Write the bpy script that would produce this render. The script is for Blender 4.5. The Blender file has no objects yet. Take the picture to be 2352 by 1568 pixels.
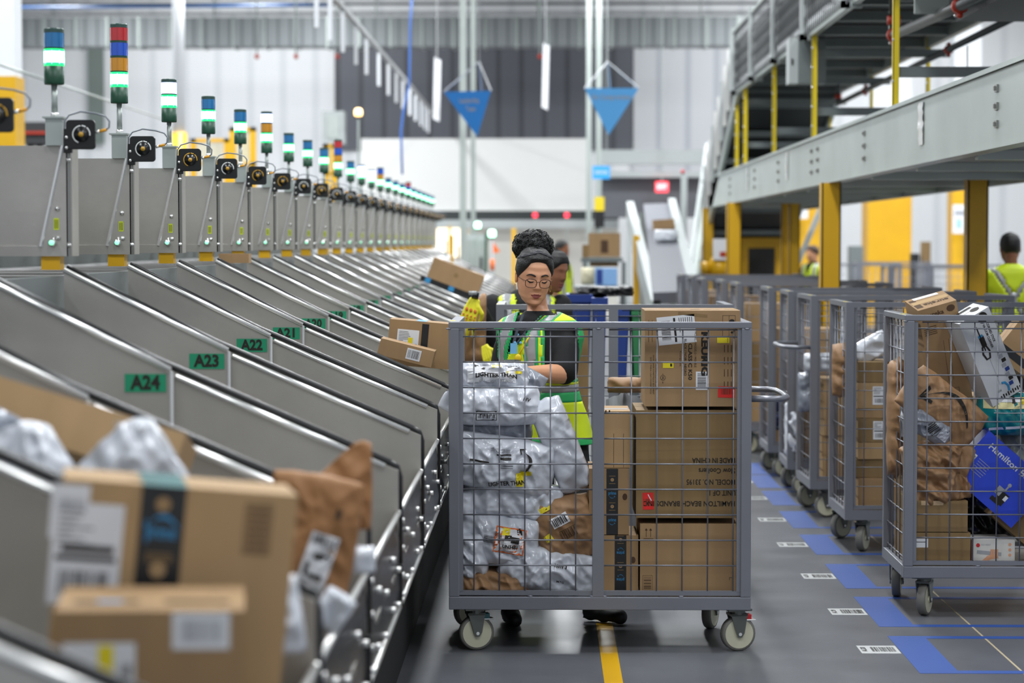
import bpy, bmesh, math, random
from mathutils import Vector, Matrix, noise
from math import radians as R, pi, sin, cos
sc = bpy.context.scene
C = sc.collection
# ------------------------------------------------------------------ camera
W_PX, H_PX, F_PX = 2352, 1568, 5000.0
CAM = Vector((0, 0, 1.67))
cam = bpy.data.cameras.new('camera')
camo = bpy.data.objects.new('camera', cam)
C.objects.link(camo)
cam.sensor_width = 36
cam.lens = 36 * F_PX / W_PX
fwd = Vector((-74 / F_PX, 1, -228 / F_PX)).normalized()
camo.location = CAM
camo.rotation_euler = fwd.to_track_quat('-Z', 'Y').to_euler()
cam.clip_end = 200
cam.dof.use_dof = True
cam.dof.focus_distance = 9.3
cam.dof.aperture_fstop = 2.5
sc.camera = camo
_cr = camo.rotation_euler.to_matrix()
def ray(px, py):
    return _cr @ Vector(((px - W_PX / 2) / F_PX, -(py - H_PX / 2) / F_PX, -1))
def at(px, py, Y):
    d = ray(px, py)
    return CAM + d * (Y / d.y)
# ------------------------------------------------------------------ world, lights, exposure
w = bpy.data.worlds.new('hall_light')
sc.world = w
w.use_nodes = True
w.node_tree.nodes['Background'].inputs[0].default_value = (0.86, 0.92, 1.0, 1)
w.node_tree.nodes['Background'].inputs[1].default_value = 0.62
vs = sc.view_settings
sc.display_settings.display_device = 'sRGB'
vs.view_transform = 'Standard'
vs.look = 'None'
vs.exposure = 0.3
vs.gamma = 1
vs.use_curve_mapping = False
def area(name, loc, sx, sy, power, rot=(0, 0, 0), col=(0.95, 0.98, 1)):
    l = bpy.data.lights.new(name, 'AREA')
    l.shape = 'RECTANGLE'; l.size = sx; l.size_y = sy; l.energy = power; l.color = col
    o = bpy.data.objects.new(name, l); C.objects.link(o)
    o.location = loc; o.rotation_euler = rot
    return o
for yy, pw in ((3, 190), (9, 240), (15, 260), (22, 320), (30, 420), (38, 480), (46, 380)):
    for xx in ((-5.5, 0.4, 5.5) if yy < 20 else (-11, -5.5, 5.5, 11) if yy > 45 else (-11, -5.5, 0.4, 5.5, 11)):
        area('high_bay_lamp', (xx, yy, 7.7), 0.8, 2.4, pw * 1.0)
for xx in (-11, -8, -5, 5, 8, 11): area('added_wall_fill', (xx, 53.5, 8.1), 1.6, .4, 120, (R(38), 0, 0))  # unseen area lights added to brighten the back wall
sc.cycles.max_bounces = 5
sc.cycles.diffuse_bounces = 3
sc.cycles.glossy_bounces = 3
sc.cycles.transmission_bounces = 4
sc.cycles.transparent_max_bounces = 8
sc.cycles.use_denoising = True
sc.cycles.use_adaptive_sampling = True
sc.cycles.adaptive_threshold = 0.02
sc.cycles.sample_clamp_indirect = 4
# ------------------------------------------------------------------ materials
def lin(h):
    if isinstance(h, str):
        h = h.lstrip('#'); h = [int(h[i:i + 2], 16) / 255 for i in (0, 2, 4)]
    return tuple(((c + 0.055) / 1.055) ** 2.4 if c > 0.04045 else c / 12.92 for c in h) + (1,)
_mats = {}
def M(name, col=None, rough=0.5, metal=0.0, var=0.0, scale=3.0, bump=0.0, bscale=20.0, emis=None, es=0.0,
      alpha=1.0, stretch=(1, 1, 1), coat=0.0, trans=0.0):
    if name in _mats: return _mats[name]
    m = bpy.data.materials.new(name); _mats[name] = m
    m.use_nodes = True
    nt = m.node_tree; b = nt.nodes['Principled BSDF']
    c = lin(col)
    b.inputs['Base Color'].default_value = c
    b.inputs['Roughness'].default_value = rough
    b.inputs['Metallic'].default_value = metal
    b.inputs['Alpha'].default_value = alpha
    b.inputs['Coat Weight'].default_value = coat
    b.inputs['Transmission Weight'].default_value = trans
    if emis:
        b.inputs['Emission Color'].default_value = lin(emis)
        b.inputs['Emission Strength'].default_value = es
    if var or bump:
        tc = nt.nodes.new('ShaderNodeTexCoord'); mp = nt.nodes.new('ShaderNodeMapping')
        mp.inputs['Scale'].default_value = stretch
        nt.links.new(tc.outputs['Object'], mp.inputs[0])
    if var:
        n = nt.nodes.new('ShaderNodeTexNoise'); n.inputs['Scale'].default_value = scale; n.inputs['Detail'].default_value = 5
        nt.links.new(mp.outputs[0], n.inputs['Vector'])
        r = nt.nodes.new('ShaderNodeValToRGB')
        r.color_ramp.elements[0].position = 0.3; r.color_ramp.elements[1].position = 0.7
        r.color_ramp.elements[0].color = tuple(x * (1 - var) for x in c[:3]) + (1,)
        r.color_ramp.elements[1].color = tuple(min(1, x * (1 + var)) for x in c[:3]) + (1,)
        nt.links.new(n.outputs['Fac'], r.inputs[0]); nt.links.new(r.outputs[0], b.inputs['Base Color'])
    if bump:
        n2 = nt.nodes.new('ShaderNodeTexNoise'); n2.inputs['Scale'].default_value = bscale; n2.inputs['Detail'].default_value = 4
        nt.links.new(mp.outputs[0], n2.inputs['Vector'])
        bp = nt.nodes.new('ShaderNodeBump'); bp.inputs['Strength'].default_value = bump; bp.inputs['Distance'].default_value = 0.02
        nt.links.new(n2.outputs['Fac'], bp.inputs['Height']); nt.links.new(bp.outputs[0], b.inputs['Normal'])
    return m
def poly(name, col, sc=7, st=.55, rough=.24):
    m = M(name, col, rough); nt = m.node_tree; tc = nt.nodes.new('ShaderNodeTexCoord'); mp = nt.nodes.new('ShaderNodeMapping')
    mp.inputs['Rotation'].default_value = (.3, .5, .7); mp.inputs['Scale'].default_value = (1, 1, 2.2); nt.links.new(tc.outputs['Object'], mp.inputs[0])
    n = nt.nodes.new('ShaderNodeTexNoise'); n.noise_type = 'RIDGED_MULTIFRACTAL'; n.inputs['Scale'].default_value = sc; n.inputs['Detail'].default_value = 3; n.inputs['Distortion'].default_value = .6
    nt.links.new(mp.outputs[0], n.inputs['Vector']); b = nt.nodes.new('ShaderNodeBump'); b.inputs['Strength'].default_value = st; b.inputs['Distance'].default_value = .012
    nt.links.new(n.outputs['Fac'], b.inputs['Height']); nt.links.new(b.outputs[0], nt.nodes['Principled BSDF'].inputs['Normal'])
M('steel', '#b0ada7', 0.42, 0.72, 0.13, 2.6, 0.03, 30)
M('steel_dark', '#8f8f8b', 0.38, 0.9, 0.16, 2.5)
M('steel_bright', '#e8e8e6', 0.3, 0.85)
M('rubber', '#0b0c0f', 0.35)
M('black', '#0c0d0e', 0.5)
M('black_satin', '#121416', 0.3)
M('cart_grey', '#797b83', 0.42, 0.35, 0.04, 6)
M('cart_wire', '#7c7e86', 0.35, 0.5)
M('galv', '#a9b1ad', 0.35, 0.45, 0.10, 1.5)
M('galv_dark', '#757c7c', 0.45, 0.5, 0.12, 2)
M('pale_paint', '#a9afaf', 0.5, 0.1)
M('kraft', '#997b57', 0.75, 0, 0.07, 2.5, 0.02, 60, stretch=(6, 6, 1))
M('kraft_light', '#a98a62', 0.75, 0, 0.06, 2.5, stretch=(6, 6, 1))
M('kraft_dark', '#826944', 0.75, 0, 0.09, 2.5, stretch=(8, 8, 1))
poly('kraft_orange', '#976a40', 4, .3, .6); poly('kraft_paper', '#926f4d', 6, .6, .6)
M('seam', '#5d4028', 0.8)
M('ink', '#1c1712', 0.7)
M('ink_brown', '#4a3420', 0.8)
M('tape_black', '#17191b', 0.35)
M('tape_blue', '#2f86b8', 0.4)
M('tape_teal', '#1a5a5c', 0.7)
M('tape_clear', '#c2a680', 0.12)
M('paper_white', '#d9dade', 0.6)
M('paper_grey', '#9a9ca2', 0.6)
M('yellow_sticker', '#e2cf17', 0.5)
M('red_sticker', '#d8201b', 0.45)
poly('poly_white', '#c4c8d1', 8, 1.0, .2); poly('poly_grey', '#8a8f9a', 7, .7, .22)
M('yellow_paint', '#cf9f0b', 0.42, 0, 0.05, 2)
M('yellow_bright', '#d9c01a', 0.45)
M('green_plate', '#158a63', 0.5)
M('wheel', '#bdbba4', 0.45)
M('tread', '#6b6a64', 0.6)
M('fork', '#5f625f', 0.35, 0.6)
M('teal_pedal', '#1f5c62', 0.4)
M('red_plastic', '#c01822', 0.35)
M('skin', '#d49b78', 0.42, 0, 0.04, 8)
M('skin_deep', '#8a5a41', 0.5)
M('hair', '#040303', 0.5, 0, 0, 3, 0.3, 160)
M('shirt_black', '#0e0f11', 0.85, 0, 0, 3, 0.15, 14)
M('lime', '#cfe61a', 0.55, 0, 0.05, 5, 0.2, 9)
M('vest_green', '#22a35a', 0.6)
M('reflective', '#9b9d9f', 0.35, 0.2)
M('white_wall', '#dfe2e6', 0.6)
M('blue_sign', '#2f7fc4', 0.5)
M('blue_tote', '#1c3a86', 0.5)
M('orange', '#e56a1c', 0.5)
M('couple_red', '#a8301c', 0.45, 0.2)
M('pipe_dark', '#4a4c4e', 0.45, 0.4)
# ------------------------------------------------------------------ mesh collector
def frame(o, x, y):
    x = Vector(x).normalized(); z = x.cross(Vector(y)).normalized(); y = z.cross(x)
    m = Matrix((x, y, z)).transposed().to_4x4(); m.translation = Vector(o); return m
_tc = {}
def text_mesh(s, bold):
    k = (s, bold)
    if k not in _tc:
        cu = bpy.data.curves.new('lettering', 'FONT'); cu.body = s; cu.size = 1; cu.offset = bold
        cu.align_x = 'CENTER'; cu.align_y = 'CENTER'; cu.resolution_u = 2
        o = bpy.data.objects.new('lettering', cu); C.objects.link(o)
        dg = bpy.context.evaluated_depsgraph_get(); me = bpy.data.meshes.new_from_object(o.evaluated_get(dg))
        _tc[k] = ([v.co.copy() for v in me.vertices], [tuple(p.vertices) for p in me.polygons])
        bpy.data.meshes.remove(me); bpy.data.objects.remove(o); bpy.data.curves.remove(cu)
    return _tc[k]
class MB:
    def __init__(s): s.v = []; s.f = []; s.m = []; s.mats = []; s.T = Matrix()
    def mi(s, m):
        m = _mats[m] if isinstance(m, str) else m
        if m not in s.mats: s.mats.append(m)
        return s.mats.index(m)
    def poly(s, vs, fs, m, T=None):
        T = s.T @ T if T is not None else s.T
        o = len(s.v); k = s.mi(m)
        s.v += [T @ Vector(v) for v in vs]
        for f in fs: s.f.append(tuple(i + o for i in f)); s.m.append(k)
        return s
    def box(s, a, b, m, T=None):
        x0, y0, z0 = a; x1, y1, z1 = b
        return s.poly([(x0, y0, z0), (x1, y0, z0), (x1, y1, z0), (x0, y1, z0), (x0, y0, z1), (x1, y0, z1), (x1, y1, z1), (x0, y1, z1)],
               [(3, 2, 1, 0), (4, 5, 6, 7), (0, 1, 5, 4), (1, 2, 6, 5), (2, 3, 7, 6), (3, 0, 4, 7)], m, T)
    def cbox(s, c, d, m, T=None):
        c = Vector(c); d = Vector(d) / 2
        return s.box(c - d, c + d, m, T)
    def prism(s, pts, y0, y1, m, T=None):      # pts in XZ
        n = len(pts)
        v = [(x, y0, z) for x, z in pts] + [(x, y1, z) for x, z in pts]
        return s.poly(v, [tuple(range(n)), tuple(range(2 * n - 1, n - 1, -1))] + [(i, i + n, (i + 1) % n + n, (i + 1) % n) for i in range(n)], m, T)
    def tube(s, pts, r, m, seg=8, closed=False, T=None, flat=1.0):
        pts = [Vector(p) for p in pts]; n = len(pts); vs = []; fs = []
        rr = r if isinstance(r, (list, tuple)) else [r] * n
        up = None
        for i, p in enumerate(pts):
            if closed: t = pts[(i + 1) % n] - pts[i - 1]
            else: t = pts[min(i + 1, n - 1)] - pts[max(i - 1, 0)]
            t.normalize()
            if up is None: up = Vector((0, 0, 1)) if abs(t.z) < .9 else Vector((0, 1, 0))
            a = t.cross(up)
            if a.length < 1e-4: a = t.cross(Vector((1, 0, 0)))
            a.normalize(); b = a.cross(t).normalized(); up = b
            for k in range(seg):
                q = 2 * pi * (k + .5) / seg
                vs.append(p + a * cos(q) * rr[i] + b * sin(q) * rr[i] * flat)
        for i in range(n if closed else n - 1):
            j = (i + 1) % n
            for k in range(seg):
                l = (k + 1) % seg
                fs.append((i * seg + k, i * seg + l, j * seg + l, j * seg + k))
        if not closed: fs += [tuple(range(seg - 1, -1, -1)), tuple((n - 1) * seg + k for k in range(seg))]
        return s.poly(vs, fs, m, T)
    def cyl(s, a, b, r, m, seg=16, r2=None, T=None):
        return s.tube([a, b], [r, r if r2 is None else r2], m, seg, T=T)
    def lathe(s, prof, m, seg=20, T=None):
        vs = []; fs = []; n = len(prof)
        for r, z in prof:
            for k in range(seg): vs.append((r * cos(2 * pi * k / seg), r * sin(2 * pi * k / seg), z))
        for i in range(n - 1):
            for k in range(seg):
                l = (k + 1) % seg; fs.append((i * seg + k, i * seg + l, (i + 1) * seg + l, (i + 1) * seg + k))
        fs += [tuple(range(seg - 1, -1, -1)), tuple((n - 1) * seg + k for k in range(seg))]
        return s.poly(vs, fs, m, T)
    def ball(s, c, r, m, seg=10, T=None):
        r = Vector((r, r, r)) if not isinstance(r, (tuple, Vector)) else Vector(r)
        h = max(4, seg // 2 + 1)
        pr = [(sin(pi * i / h), -cos(pi * i / h)) for i in range(h + 1)]
        pr[0] = (.02, -1); pr[-1] = (.02, 1)
        K = Matrix.Translation(c) @ Matrix.Diagonal((r[0], r[1], r[2], 1))
        return s.lathe(pr, m, seg, T @ K if T is not None else K)
    def quad(s, T, u, v, w, h, m, lift=0.0008, ang=0):   # flat patch on a face plane
        c, sn = cos(ang), sin(ang)
        P = [(-w / 2, -h / 2), (w / 2, -h / 2), (w / 2, h / 2), (-w / 2, h / 2)]
        return s.poly([(u + a * c - b * sn, v + a * sn + b * c, lift) for a, b in P], [(0, 1, 2, 3)], m, T)
    def text(s, txt, size, m, T, u=0, v=0, ang=0, bold=0.02, lift=0.0012, width=None, warp=None):
        vs, fs = text_mesh(txt, bold)
        sx = size
        if width:
            ww = max(p.x for p in vs) - min(p.x for p in vs); sx = width / max(ww, 1e-6)
        c, sn = cos(ang), sin(ang)
        V = [(u + p.x * sx * c - p.y * size * sn, v + p.x * sx * sn + p.y * size * c, lift) for p in vs]
        if warp: V = [warp(a, b) - Vector((0, .004, 0)) for a, b, _ in V]
        return s.poly(V, fs, m, T)
    def bars(s, T, u, v, w, h, m='ink', ang=0, n=18, lift=0.0014, seed=1):
        rg = random.Random(seed); x = -w / 2; c, sn = cos(ang), sin(ang)
        while x < w / 2:
            k = rg.choice((.5, .5, 1, 1.6)) * w / n / 1.7
            s.quad(T, u + (x + k / 2) * c, v + (x + k / 2) * sn, k, h, m, lift, ang); x += k + rg.choice((.5, 1, 1.4)) * w / n / 1.7
        return s
    def build(s, name, parent=None, smooth=False, bevel=0, auto=True):
        me = bpy.data.meshes.new(name); me.from_pydata([tuple(v) for v in s.v], [], s.f)
        for m in s.mats: me.materials.append(m)
        me.polygons.foreach_set('material_index', s.m)
        if smooth: me.polygons.foreach_set('use_smooth', [True] * len(s.f))
        me.update()
        o = bpy.data.objects.new(name, me); C.objects.link(o)
        if parent: o.parent = parent
        if bevel:
            b = o.modifiers.new('edge', 'BEVEL'); b.width = bevel; b.segments = 2; b.limit_method = 'ANGLE'; b.angle_limit = R(50)
        return o
def tag(o, label=None, cat=None, group=None, kind=None):
    if label: o['label'] = label
    if cat: o['category'] = cat
    if group: o['group'] = group
    if kind: o['kind'] = kind
    return o
def thing(name, label, cat, loc=(0, 0, 0), rot=None, group=None):
    o = bpy.data.objects.new(name, None); o.empty_display_size = .05; C.objects.link(o)
    o.location = loc
    if rot is not None:
        o.rotation_euler = rot.to_euler() if isinstance(rot, Matrix) else rot
    return tag(o, label, cat, group)
def struct(mb, name, **k):
    return tag(mb.build(name, **k), kind='structure')
def kids(o): return [c for c in C.objects if c.parent == o]
def copy_tree(o, parent=None):
    c = o.copy(); C.objects.link(c); c.parent = parent
    for ch in list(o.children): copy_tree(ch, c)
    return c
def arc(c, r, a0, a1, n, axis='y'):
    out = []
    for i in range(n + 1):
        a = a0 + (a1 - a0) * i / n
        out.append(Vector(c) + (Vector((cos(a) * r, 0, sin(a) * r)) if axis == 'y' else Vector((cos(a) * r, sin(a) * r, 0))))
    return out
# ================================================================== THE SETTING
def floor_mat():
    m = bpy.data.materials.new('polished_concrete'); m.use_nodes = True; nt = m.node_tree; b = nt.nodes['Principled BSDF']
    tc = nt.nodes.new('ShaderNodeTexCoord')
    n = nt.nodes.new('ShaderNodeTexNoise'); n.inputs['Scale'].default_value = 0.9; n.inputs['Detail'].default_value = 8; n.inputs['Roughness'].default_value = .6
    nt.links.new(tc.outputs['Object'], n.inputs['Vector'])
    r = nt.nodes.new('ShaderNodeValToRGB'); r.color_ramp.elements[0].position = .3; r.color_ramp.elements[1].position = .75
    r.color_ramp.elements[0].color = lin('#4d4f54'); r.color_ramp.elements[1].color = lin('#686a70')
    nt.links.new(n.outputs['Fac'], r.inputs[0]); nt.links.new(r.outputs[0], b.inputs['Base Color'])
    n2 = nt.nodes.new('ShaderNodeTexNoise'); n2.inputs['Scale'].default_value = 3; n2.inputs['Detail'].default_value = 6
    nt.links.new(tc.outputs['Object'], n2.inputs['Vector'])
    mr = nt.nodes.new('ShaderNodeMapRange'); mr.inputs[3].default_value = .26; mr.inputs[4].default_value = .42
    nt.links.new(n2.outputs['Fac'], mr.inputs[0]); nt.links.new(mr.outputs[0], b.inputs['Roughness'])
    return m
_mats['floor'] = floor_mat()
mb = MB(); mb.box((-16, -1, -.2), (16, 61, 0), 'floor')
mb.box((1.857, 3, 0), (1.866, 60, .0006), M('joint', '#a3967c', .8))
struct(mb, 'floor')
def ribbed(name, a, b, freq, ax=0, rough=.5, metal=0.2):
    m = bpy.data.materials.new(name); _mats[name] = m; m.use_nodes = True; nt = m.node_tree; bs = nt.nodes['Principled BSDF']
    tc = nt.nodes.new('ShaderNodeTexCoord'); wv = nt.nodes.new('ShaderNodeTexWave')
    wv.bands_direction = 'X' if ax == 0 else 'Y'; wv.inputs['Scale'].default_value = freq; wv.inputs['Distortion'].default_value = 0
    nt.links.new(tc.outputs['Object'], wv.inputs['Vector'])
    r = nt.nodes.new('ShaderNodeValToRGB'); r.color_ramp.elements[0].color = lin(a); r.color_ramp.elements[1].color = lin(b)
    r.color_ramp.elements[0].position = .02; r.color_ramp.elements[1].position = .2
    nt.links.new(wv.outputs['Fac'], r.inputs[0]); nt.links.new(r.outputs[0], bs.inputs['Base Color'])
    bp = nt.nodes.new('ShaderNodeBump'); bp.inputs['Strength'].default_value = .3
    nt.links.new(wv.outputs['Fac'], bp.inputs['Height']); nt.links.new(bp.outputs[0], bs.inputs['Normal'])
    bs.inputs['Roughness'].default_value = rough; bs.inputs['Metallic'].default_value = metal
ribbed('wall_white', '#dee1e4', '#eceef0', .35)
ribbed('wall_dark', '#4a4c52', '#62646c', .5)
ribbed('wall_light', '#bcbfc6', '#d4d6da', .4)
ribbed('duct', '#6d7274', '#8f9496', 1.1, rough=.45, metal=.6)
YB = 60.0
def wallpatch(name, x0, y0, x1, y1, Y, m, th=.12):
    a = at(x0, y1, Y); b = at(x1, y0, Y)
    return MB().box((a.x, Y - th, max(a.z, 0)), (b.x, Y, b.z), m)
mb = MB(); mb.box((-16, YB, 0), (16, YB + .3, 9), 'wall_white'); struct(mb, 'wall_back')
mb = MB(); mb.box((-16.3, -1, 0), (-16, YB, 9), 'wall_white'); struct(mb, 'wall_left')
mb = MB(); mb.box((16, -1, 0), (16.3, YB, 9), 'wall_white'); struct(mb, 'wall_right')
# roof deck with joists
mb = MB(); mb.box((-16, -1, 8.35), (16, YB, 8.5), M('roof_deck', '#2a2c2e', .9))
for k in range(12):
    y = 3 + k * 5.0
    mb.box((-16, y, 7.95), (16, y + .06, 8.02), M('joist', '#4a4d50', .7)); mb.box((-16, y, 8.28), (16, y + .06, 8.35), 'joist')
struct(mb, 'ceiling')
struct(wallpatch('t', 770, 95, 1455, 345, YB, 'wall_dark'), 'trim_1')
struct(wallpatch('t', 1452, 95, 1700, 420, YB, 'wall_light'), 'trim_2')
struct(wallpatch('t', 205, 100, 238, 330, YB - .15, M('green_grey', '#77837d', .6)), 'trim_3')
struct(wallpatch('t', 985, 505, 1420, 524, 48, 'pale_paint', .3), 'trim_4')
struct(wallpatch('t', 830, 484, 1420, 506, 49, M('gap_dark', '#34393a', .8), .3), 'trim_5')
struct(wallpatch('t', 985, 524, 1420, 900, 48.3, M('wall_beige', '#c6c4bd', .7), .1), 'wall_partition')
struct(wallpatch('t', 1370, 395, 1700, 500, 47, M('gap_grey', '#5e6066', .7), .3), 'trim_6')
struct(wallpatch('t', 1370, 345, 1700, 378, 46.5, 'pale_paint', .3), 'trim_7')
struct(wallpatch('t', 1370, 395, 1620, 408, 46.5, 'pale_paint', .3), 'trim_8')
# bright doorway
M('daylight', '#fff4dd', .5, emis='#ffefd0', es=1.6)
mb = wallpatch('t', 1004, 521, 1064, 590, 47.9, 'daylight', .05)
o = struct(mb, 'window_1')
mb = MB(); a = at(1030, 590, 47.7); b = at(1036, 520, 47.7); mb.box((a.x, 47.6, a.z), (b.x, 47.7, b.z), 'yellow_paint'); tag(mb.build('window_post', parent=o))
# white enclosure hung on the back wall
a = at(830, 485, 50); b = at(1358, 318, 50)
mb = MB(); mb.box((a.x, 50, a.z), (b.x, 52.5, b.z), M('enclosure_white', '#dcdcda', .6)); mb.box((a.x - .03, 49.9, a.z - .12), (b.x + .05, 52.5, a.z), 'pale_paint')
for k in range(4): mb.box((a.x + .3 + k * 1.55, 52.2, 0), (a.x + .4 + k * 1.55, 52.3, a.z - .12), 'pale_paint')
tag(mb.build('conveyor_enclosure'), 'large plain white conveyor enclosure box high across the back of the hall', 'enclosure')
# duct
a = at(40, 110, 52); b = at(1692, 42, 52)
t = thing('air_duct', 'long silver rectangular air duct running high across the far wall', 'duct', ((a.x + b.x) / 2, 52, a.z))
mb = MB(); hw = (b.x - a.x) / 2; mb.box((-hw, -.4, 0), (hw, .4, b.z - a.z), 'duct'); mb.build('duct_body', t)
for k in range(5): o = MB().box((-.02, -.02, b.z - a.z), (.02, .02, 8.3 - a.z), 'galv').build('hanger', t); o.location = (-hw + hw * (.1 + .45 * k), 0, 0)
mb = MB()
for k in range(24):
    x = -hw + hw * 2 * k / 23; mb.box((x - .03, -.44, -.03), (x + .03, .44, b.z - a.z + .03), 'galv')
tag(mb.build('duct_flange', t), kind='stuff')
a = at(40, 18, 45); b = at(760, 12, 45)
tag(MB().cyl(a, b, .03, M('blue_pipe', '#31619c', .4)).box((a.x + .5, a.y - .01, a.z), (a.x + .52, a.y + .01, 8.27), 'galv').box((b.x - .5, a.y - .01, a.z), (b.x - .48, a.y + .01, 8.27), 'galv').build('overhead_pipe', smooth=True), 'thin blue pipe along the roof above the duct, left of the hanging strips', 'pipe')
# columns
def column(px, w_px, split, Y, label, top=0, low=900, round_=False, white='#d9dcdf'):
    c = at(px, split, Y); wd = w_px * Y / F_PX
    t = thing('building_column', label, 'column', (c.x, Y, 0))
    mw = M('column_white', white, .5)
    if round_:
        MB().cyl((0, 0, c.z), (0, 0, 8.3), wd / 2, mw, 24).build('shaft', t, True)
        MB().cyl((0, 0, 0), (0, 0, c.z), wd / 2 + .03, 'yellow_paint', 24).build('yellow_sleeve', t, True)
    else:
        MB().box((-wd / 2, -wd / 2, c.z), (wd / 2, wd / 2, 8.3), mw).build('shaft', t)
        MB().box((-wd / 2 - .02, -wd / 2 - .02, 0), (wd / 2 + .02, wd / 2 + .02, c.z), 'yellow_paint').build('yellow_sleeve', t)
    return t
column(4, 76, 178, 26, 'white square column with a yellow sleeve at the left edge behind the signal towers')
column(411, 28, 305, 38, 'white round column with yellow sleeve behind the third signal tower', round_=True)
column(2037, 94, 395, 44, 'column wrapped in wide bright yellow under the mezzanine, standing free of any post')
column(1850, 66, 395, 44.5, 'column wrapped in yellow with a small white box, behind a mezzanine post')
column(2215, 60, 395, 43, 'column wrapped in yellow that carries a white poster')
# steel pole pairs in the middle
def pole(px, w_px, y0, y1, Y, label, m='galv'):
    a = at(px, y1, Y); b = at(px, y0, Y); wd = w_px * Y / F_PX / 2
    mb = MB(); mb.box((-wd, -wd, 0), (wd, wd, b.z), m); mb.box((-wd * 2.4, -wd * 2.4, 0), (wd * 2.4, wd * 2.4, .03), m)
    o = mb.build('steel_pole'); o.location = (a.x, Y, 0)
    return tag(o, label, 'pole', 'bare steel poles')
for px, wp, Y, lb in ((1064, 15, 36, 'bare grey steel pole, left one of the close pair behind the left blue pyramid'),
                   (1087, 11, 36.5, 'thin grey steel pole, right one of the pair behind the left blue pyramid'),
                   (1352, 12, 39, 'grey steel pole, left one of the pair behind the right blue pyramid'),
                   (1375, 12, 39.3, 'grey steel pole, right one of the pair behind the right blue pyramid')):
    pole(px, wp, -20, 700, Y, lb)
def post(px, py0, py1, w_px, Y, name, label, cat, m):
    a = at(px, py1, Y); b = at(px, py0, Y); wd = w_px * Y / F_PX / 2
    o = MB().box((a.x - wd, Y - wd, max(0, a.z)), (a.x + wd, Y + wd, b.z), m).build(name); return tag(o, label, cat)
post(1180, 524, 760, 10, 40, 'guard_post', 'slim yellow guard post rising behind the woman with the puffed hair', 'post', 'yellow_paint')
# ------------------------------------------------------------------ far signs and hangings
def pyramid(px0, px1, pyt, pax, pay, Y, rz, hook, label, lines, m):
    a = at(px0, pyt, Y); b = at(px1, pyt, Y); ap = at(pax, pay, Y); hk = at(hook[0], hook[1], Y)
    cx = (a.x + b.x) / 2; s = (b.x - a.x); t = thing('hanging_pyramid_sign', label, 'sign', (cx, Y, ap.z))
    h = a.z - ap.z; r = s / math.sqrt(3) * (1 if rz == 0 else 1.02)
    P = [Vector((r * sin(rz + 2 * pi * k / 3 + pi / 3), -r * cos(rz + 2 * pi * k / 3 + pi / 3), h)) for k in range(3)]
    P = [Vector((p.x, p.y * 1.0, p.z)) for p in P]
    apx = Vector((ap.x - cx, 0, 0))
    mb = MB(); mb.poly([apx] + P, [(0, 1, 2), (0, 2, 3), (0, 3, 1), (1, 3, 2)], m)
    mb.build('pyramid_body', t)
    # printed lines on the face nearest the viewer
    fr = sorted(range(3), key=lambda k: (P[k] + P[(k + 1) % 3]).y)[0]
    A, B = P[fr], P[(fr + 1) % 3]
    if A.x > B.x: A, B = B, A
    mid = (A + B) / 2; xx = (B - A).normalized(); up = (mid - apx).normalized()
    nrm = xx.cross(up).normalized(); T = Matrix((xx, up, nrm)).transposed().to_4x4(); T.translation = mid
    tb = MB()
    for k, (tx, wd) in enumerate(lines): tb.text(tx, .10, 'paper_grey', T, 0, -.13 - .12 * k, width=wd * (B - A).length, lift=.006)
    tb.build('lettering', t)
    hb = MB()
    for p in P: hb.cyl(p, (hk.x - cx, 0, hk.z - ap.z), .011, 'reflective', 6)
    hb.cyl((hk.x - cx, 0, hk.z - ap.z), (hk.x - cx, 0, 8 - ap.z), .004, 'reflective', 5)
    hb.build('cord', t)
M('sign_blue_a', '#2a7cc9', .55); M('sign_blue_b', '#5aa6e2', .55)
pyramid(1028, 1141, 212, 1096, 314, 30, R(-18), (1100, 142), 'blue inverted pyramid sign hanging over the chutes, the left and darker of two', [('Leadership', .42), ('Team', .2)], 'sign_blue_a')
pyramid(1342, 1466, 205, 1398, 310, 31, 0, (1396, 142), 'pale blue inverted pyramid sign hanging flat on, the right one of two', [('No Compromises', .72)], 'sign_blue_b')
# small blue sign, exit sign
a = at(1361, 411, 34); b = at(1401, 381, 34)
o = MB().box((a.x, 34, a.z), (b.x, 34.03, b.z), M('sign_blue_c', '#2f9be0', .5)); T = frame(((a.x + b.x) / 2, 34, (a.z + b.z) / 2), (1, 0, 0), (0, 0, 1)); o.text('DOCK', .07, 'paper_white', T, width=.2, lift=.004)
o.box((a.x + .05, 34, b.z), (a.x + .06, 34.01, 8.35), 'galv').box((b.x - .06, 34, b.z), (b.x - .05, 34.01, 8.35), 'galv'); tag(o.build('direction_sign'), 'small flat bright blue sign just right of the white enclosure', 'sign')
a = at(1506, 441, 46); b = at(1535, 417, 46)
M('exit_red', '#ff5a66', .5, emis='#ff3848', es=1.3); M('exit_white', '#ffffff', .5, emis='#ffd0d0', es=1.4)
o = MB().box((a.x, 46, a.z), (b.x, 46.1, b.z), 'exit_red'); T = frame(((a.x + b.x) / 2, 46, (a.z + b.z) / 2), (1, 0, 0), (0, 0, 1)); o.text('EXIT', .13, 'exit_white', T, width=.2, lift=.004)
o.box(((a.x + b.x) / 2 - .01, 46.02, b.z), ((a.x + b.x) / 2 + .01, 46.04, 8.35), 'galv'); tag(o.build('exit_sign'), 'small glowing red exit sign over the far end of the incline conveyor', 'sign')
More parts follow.
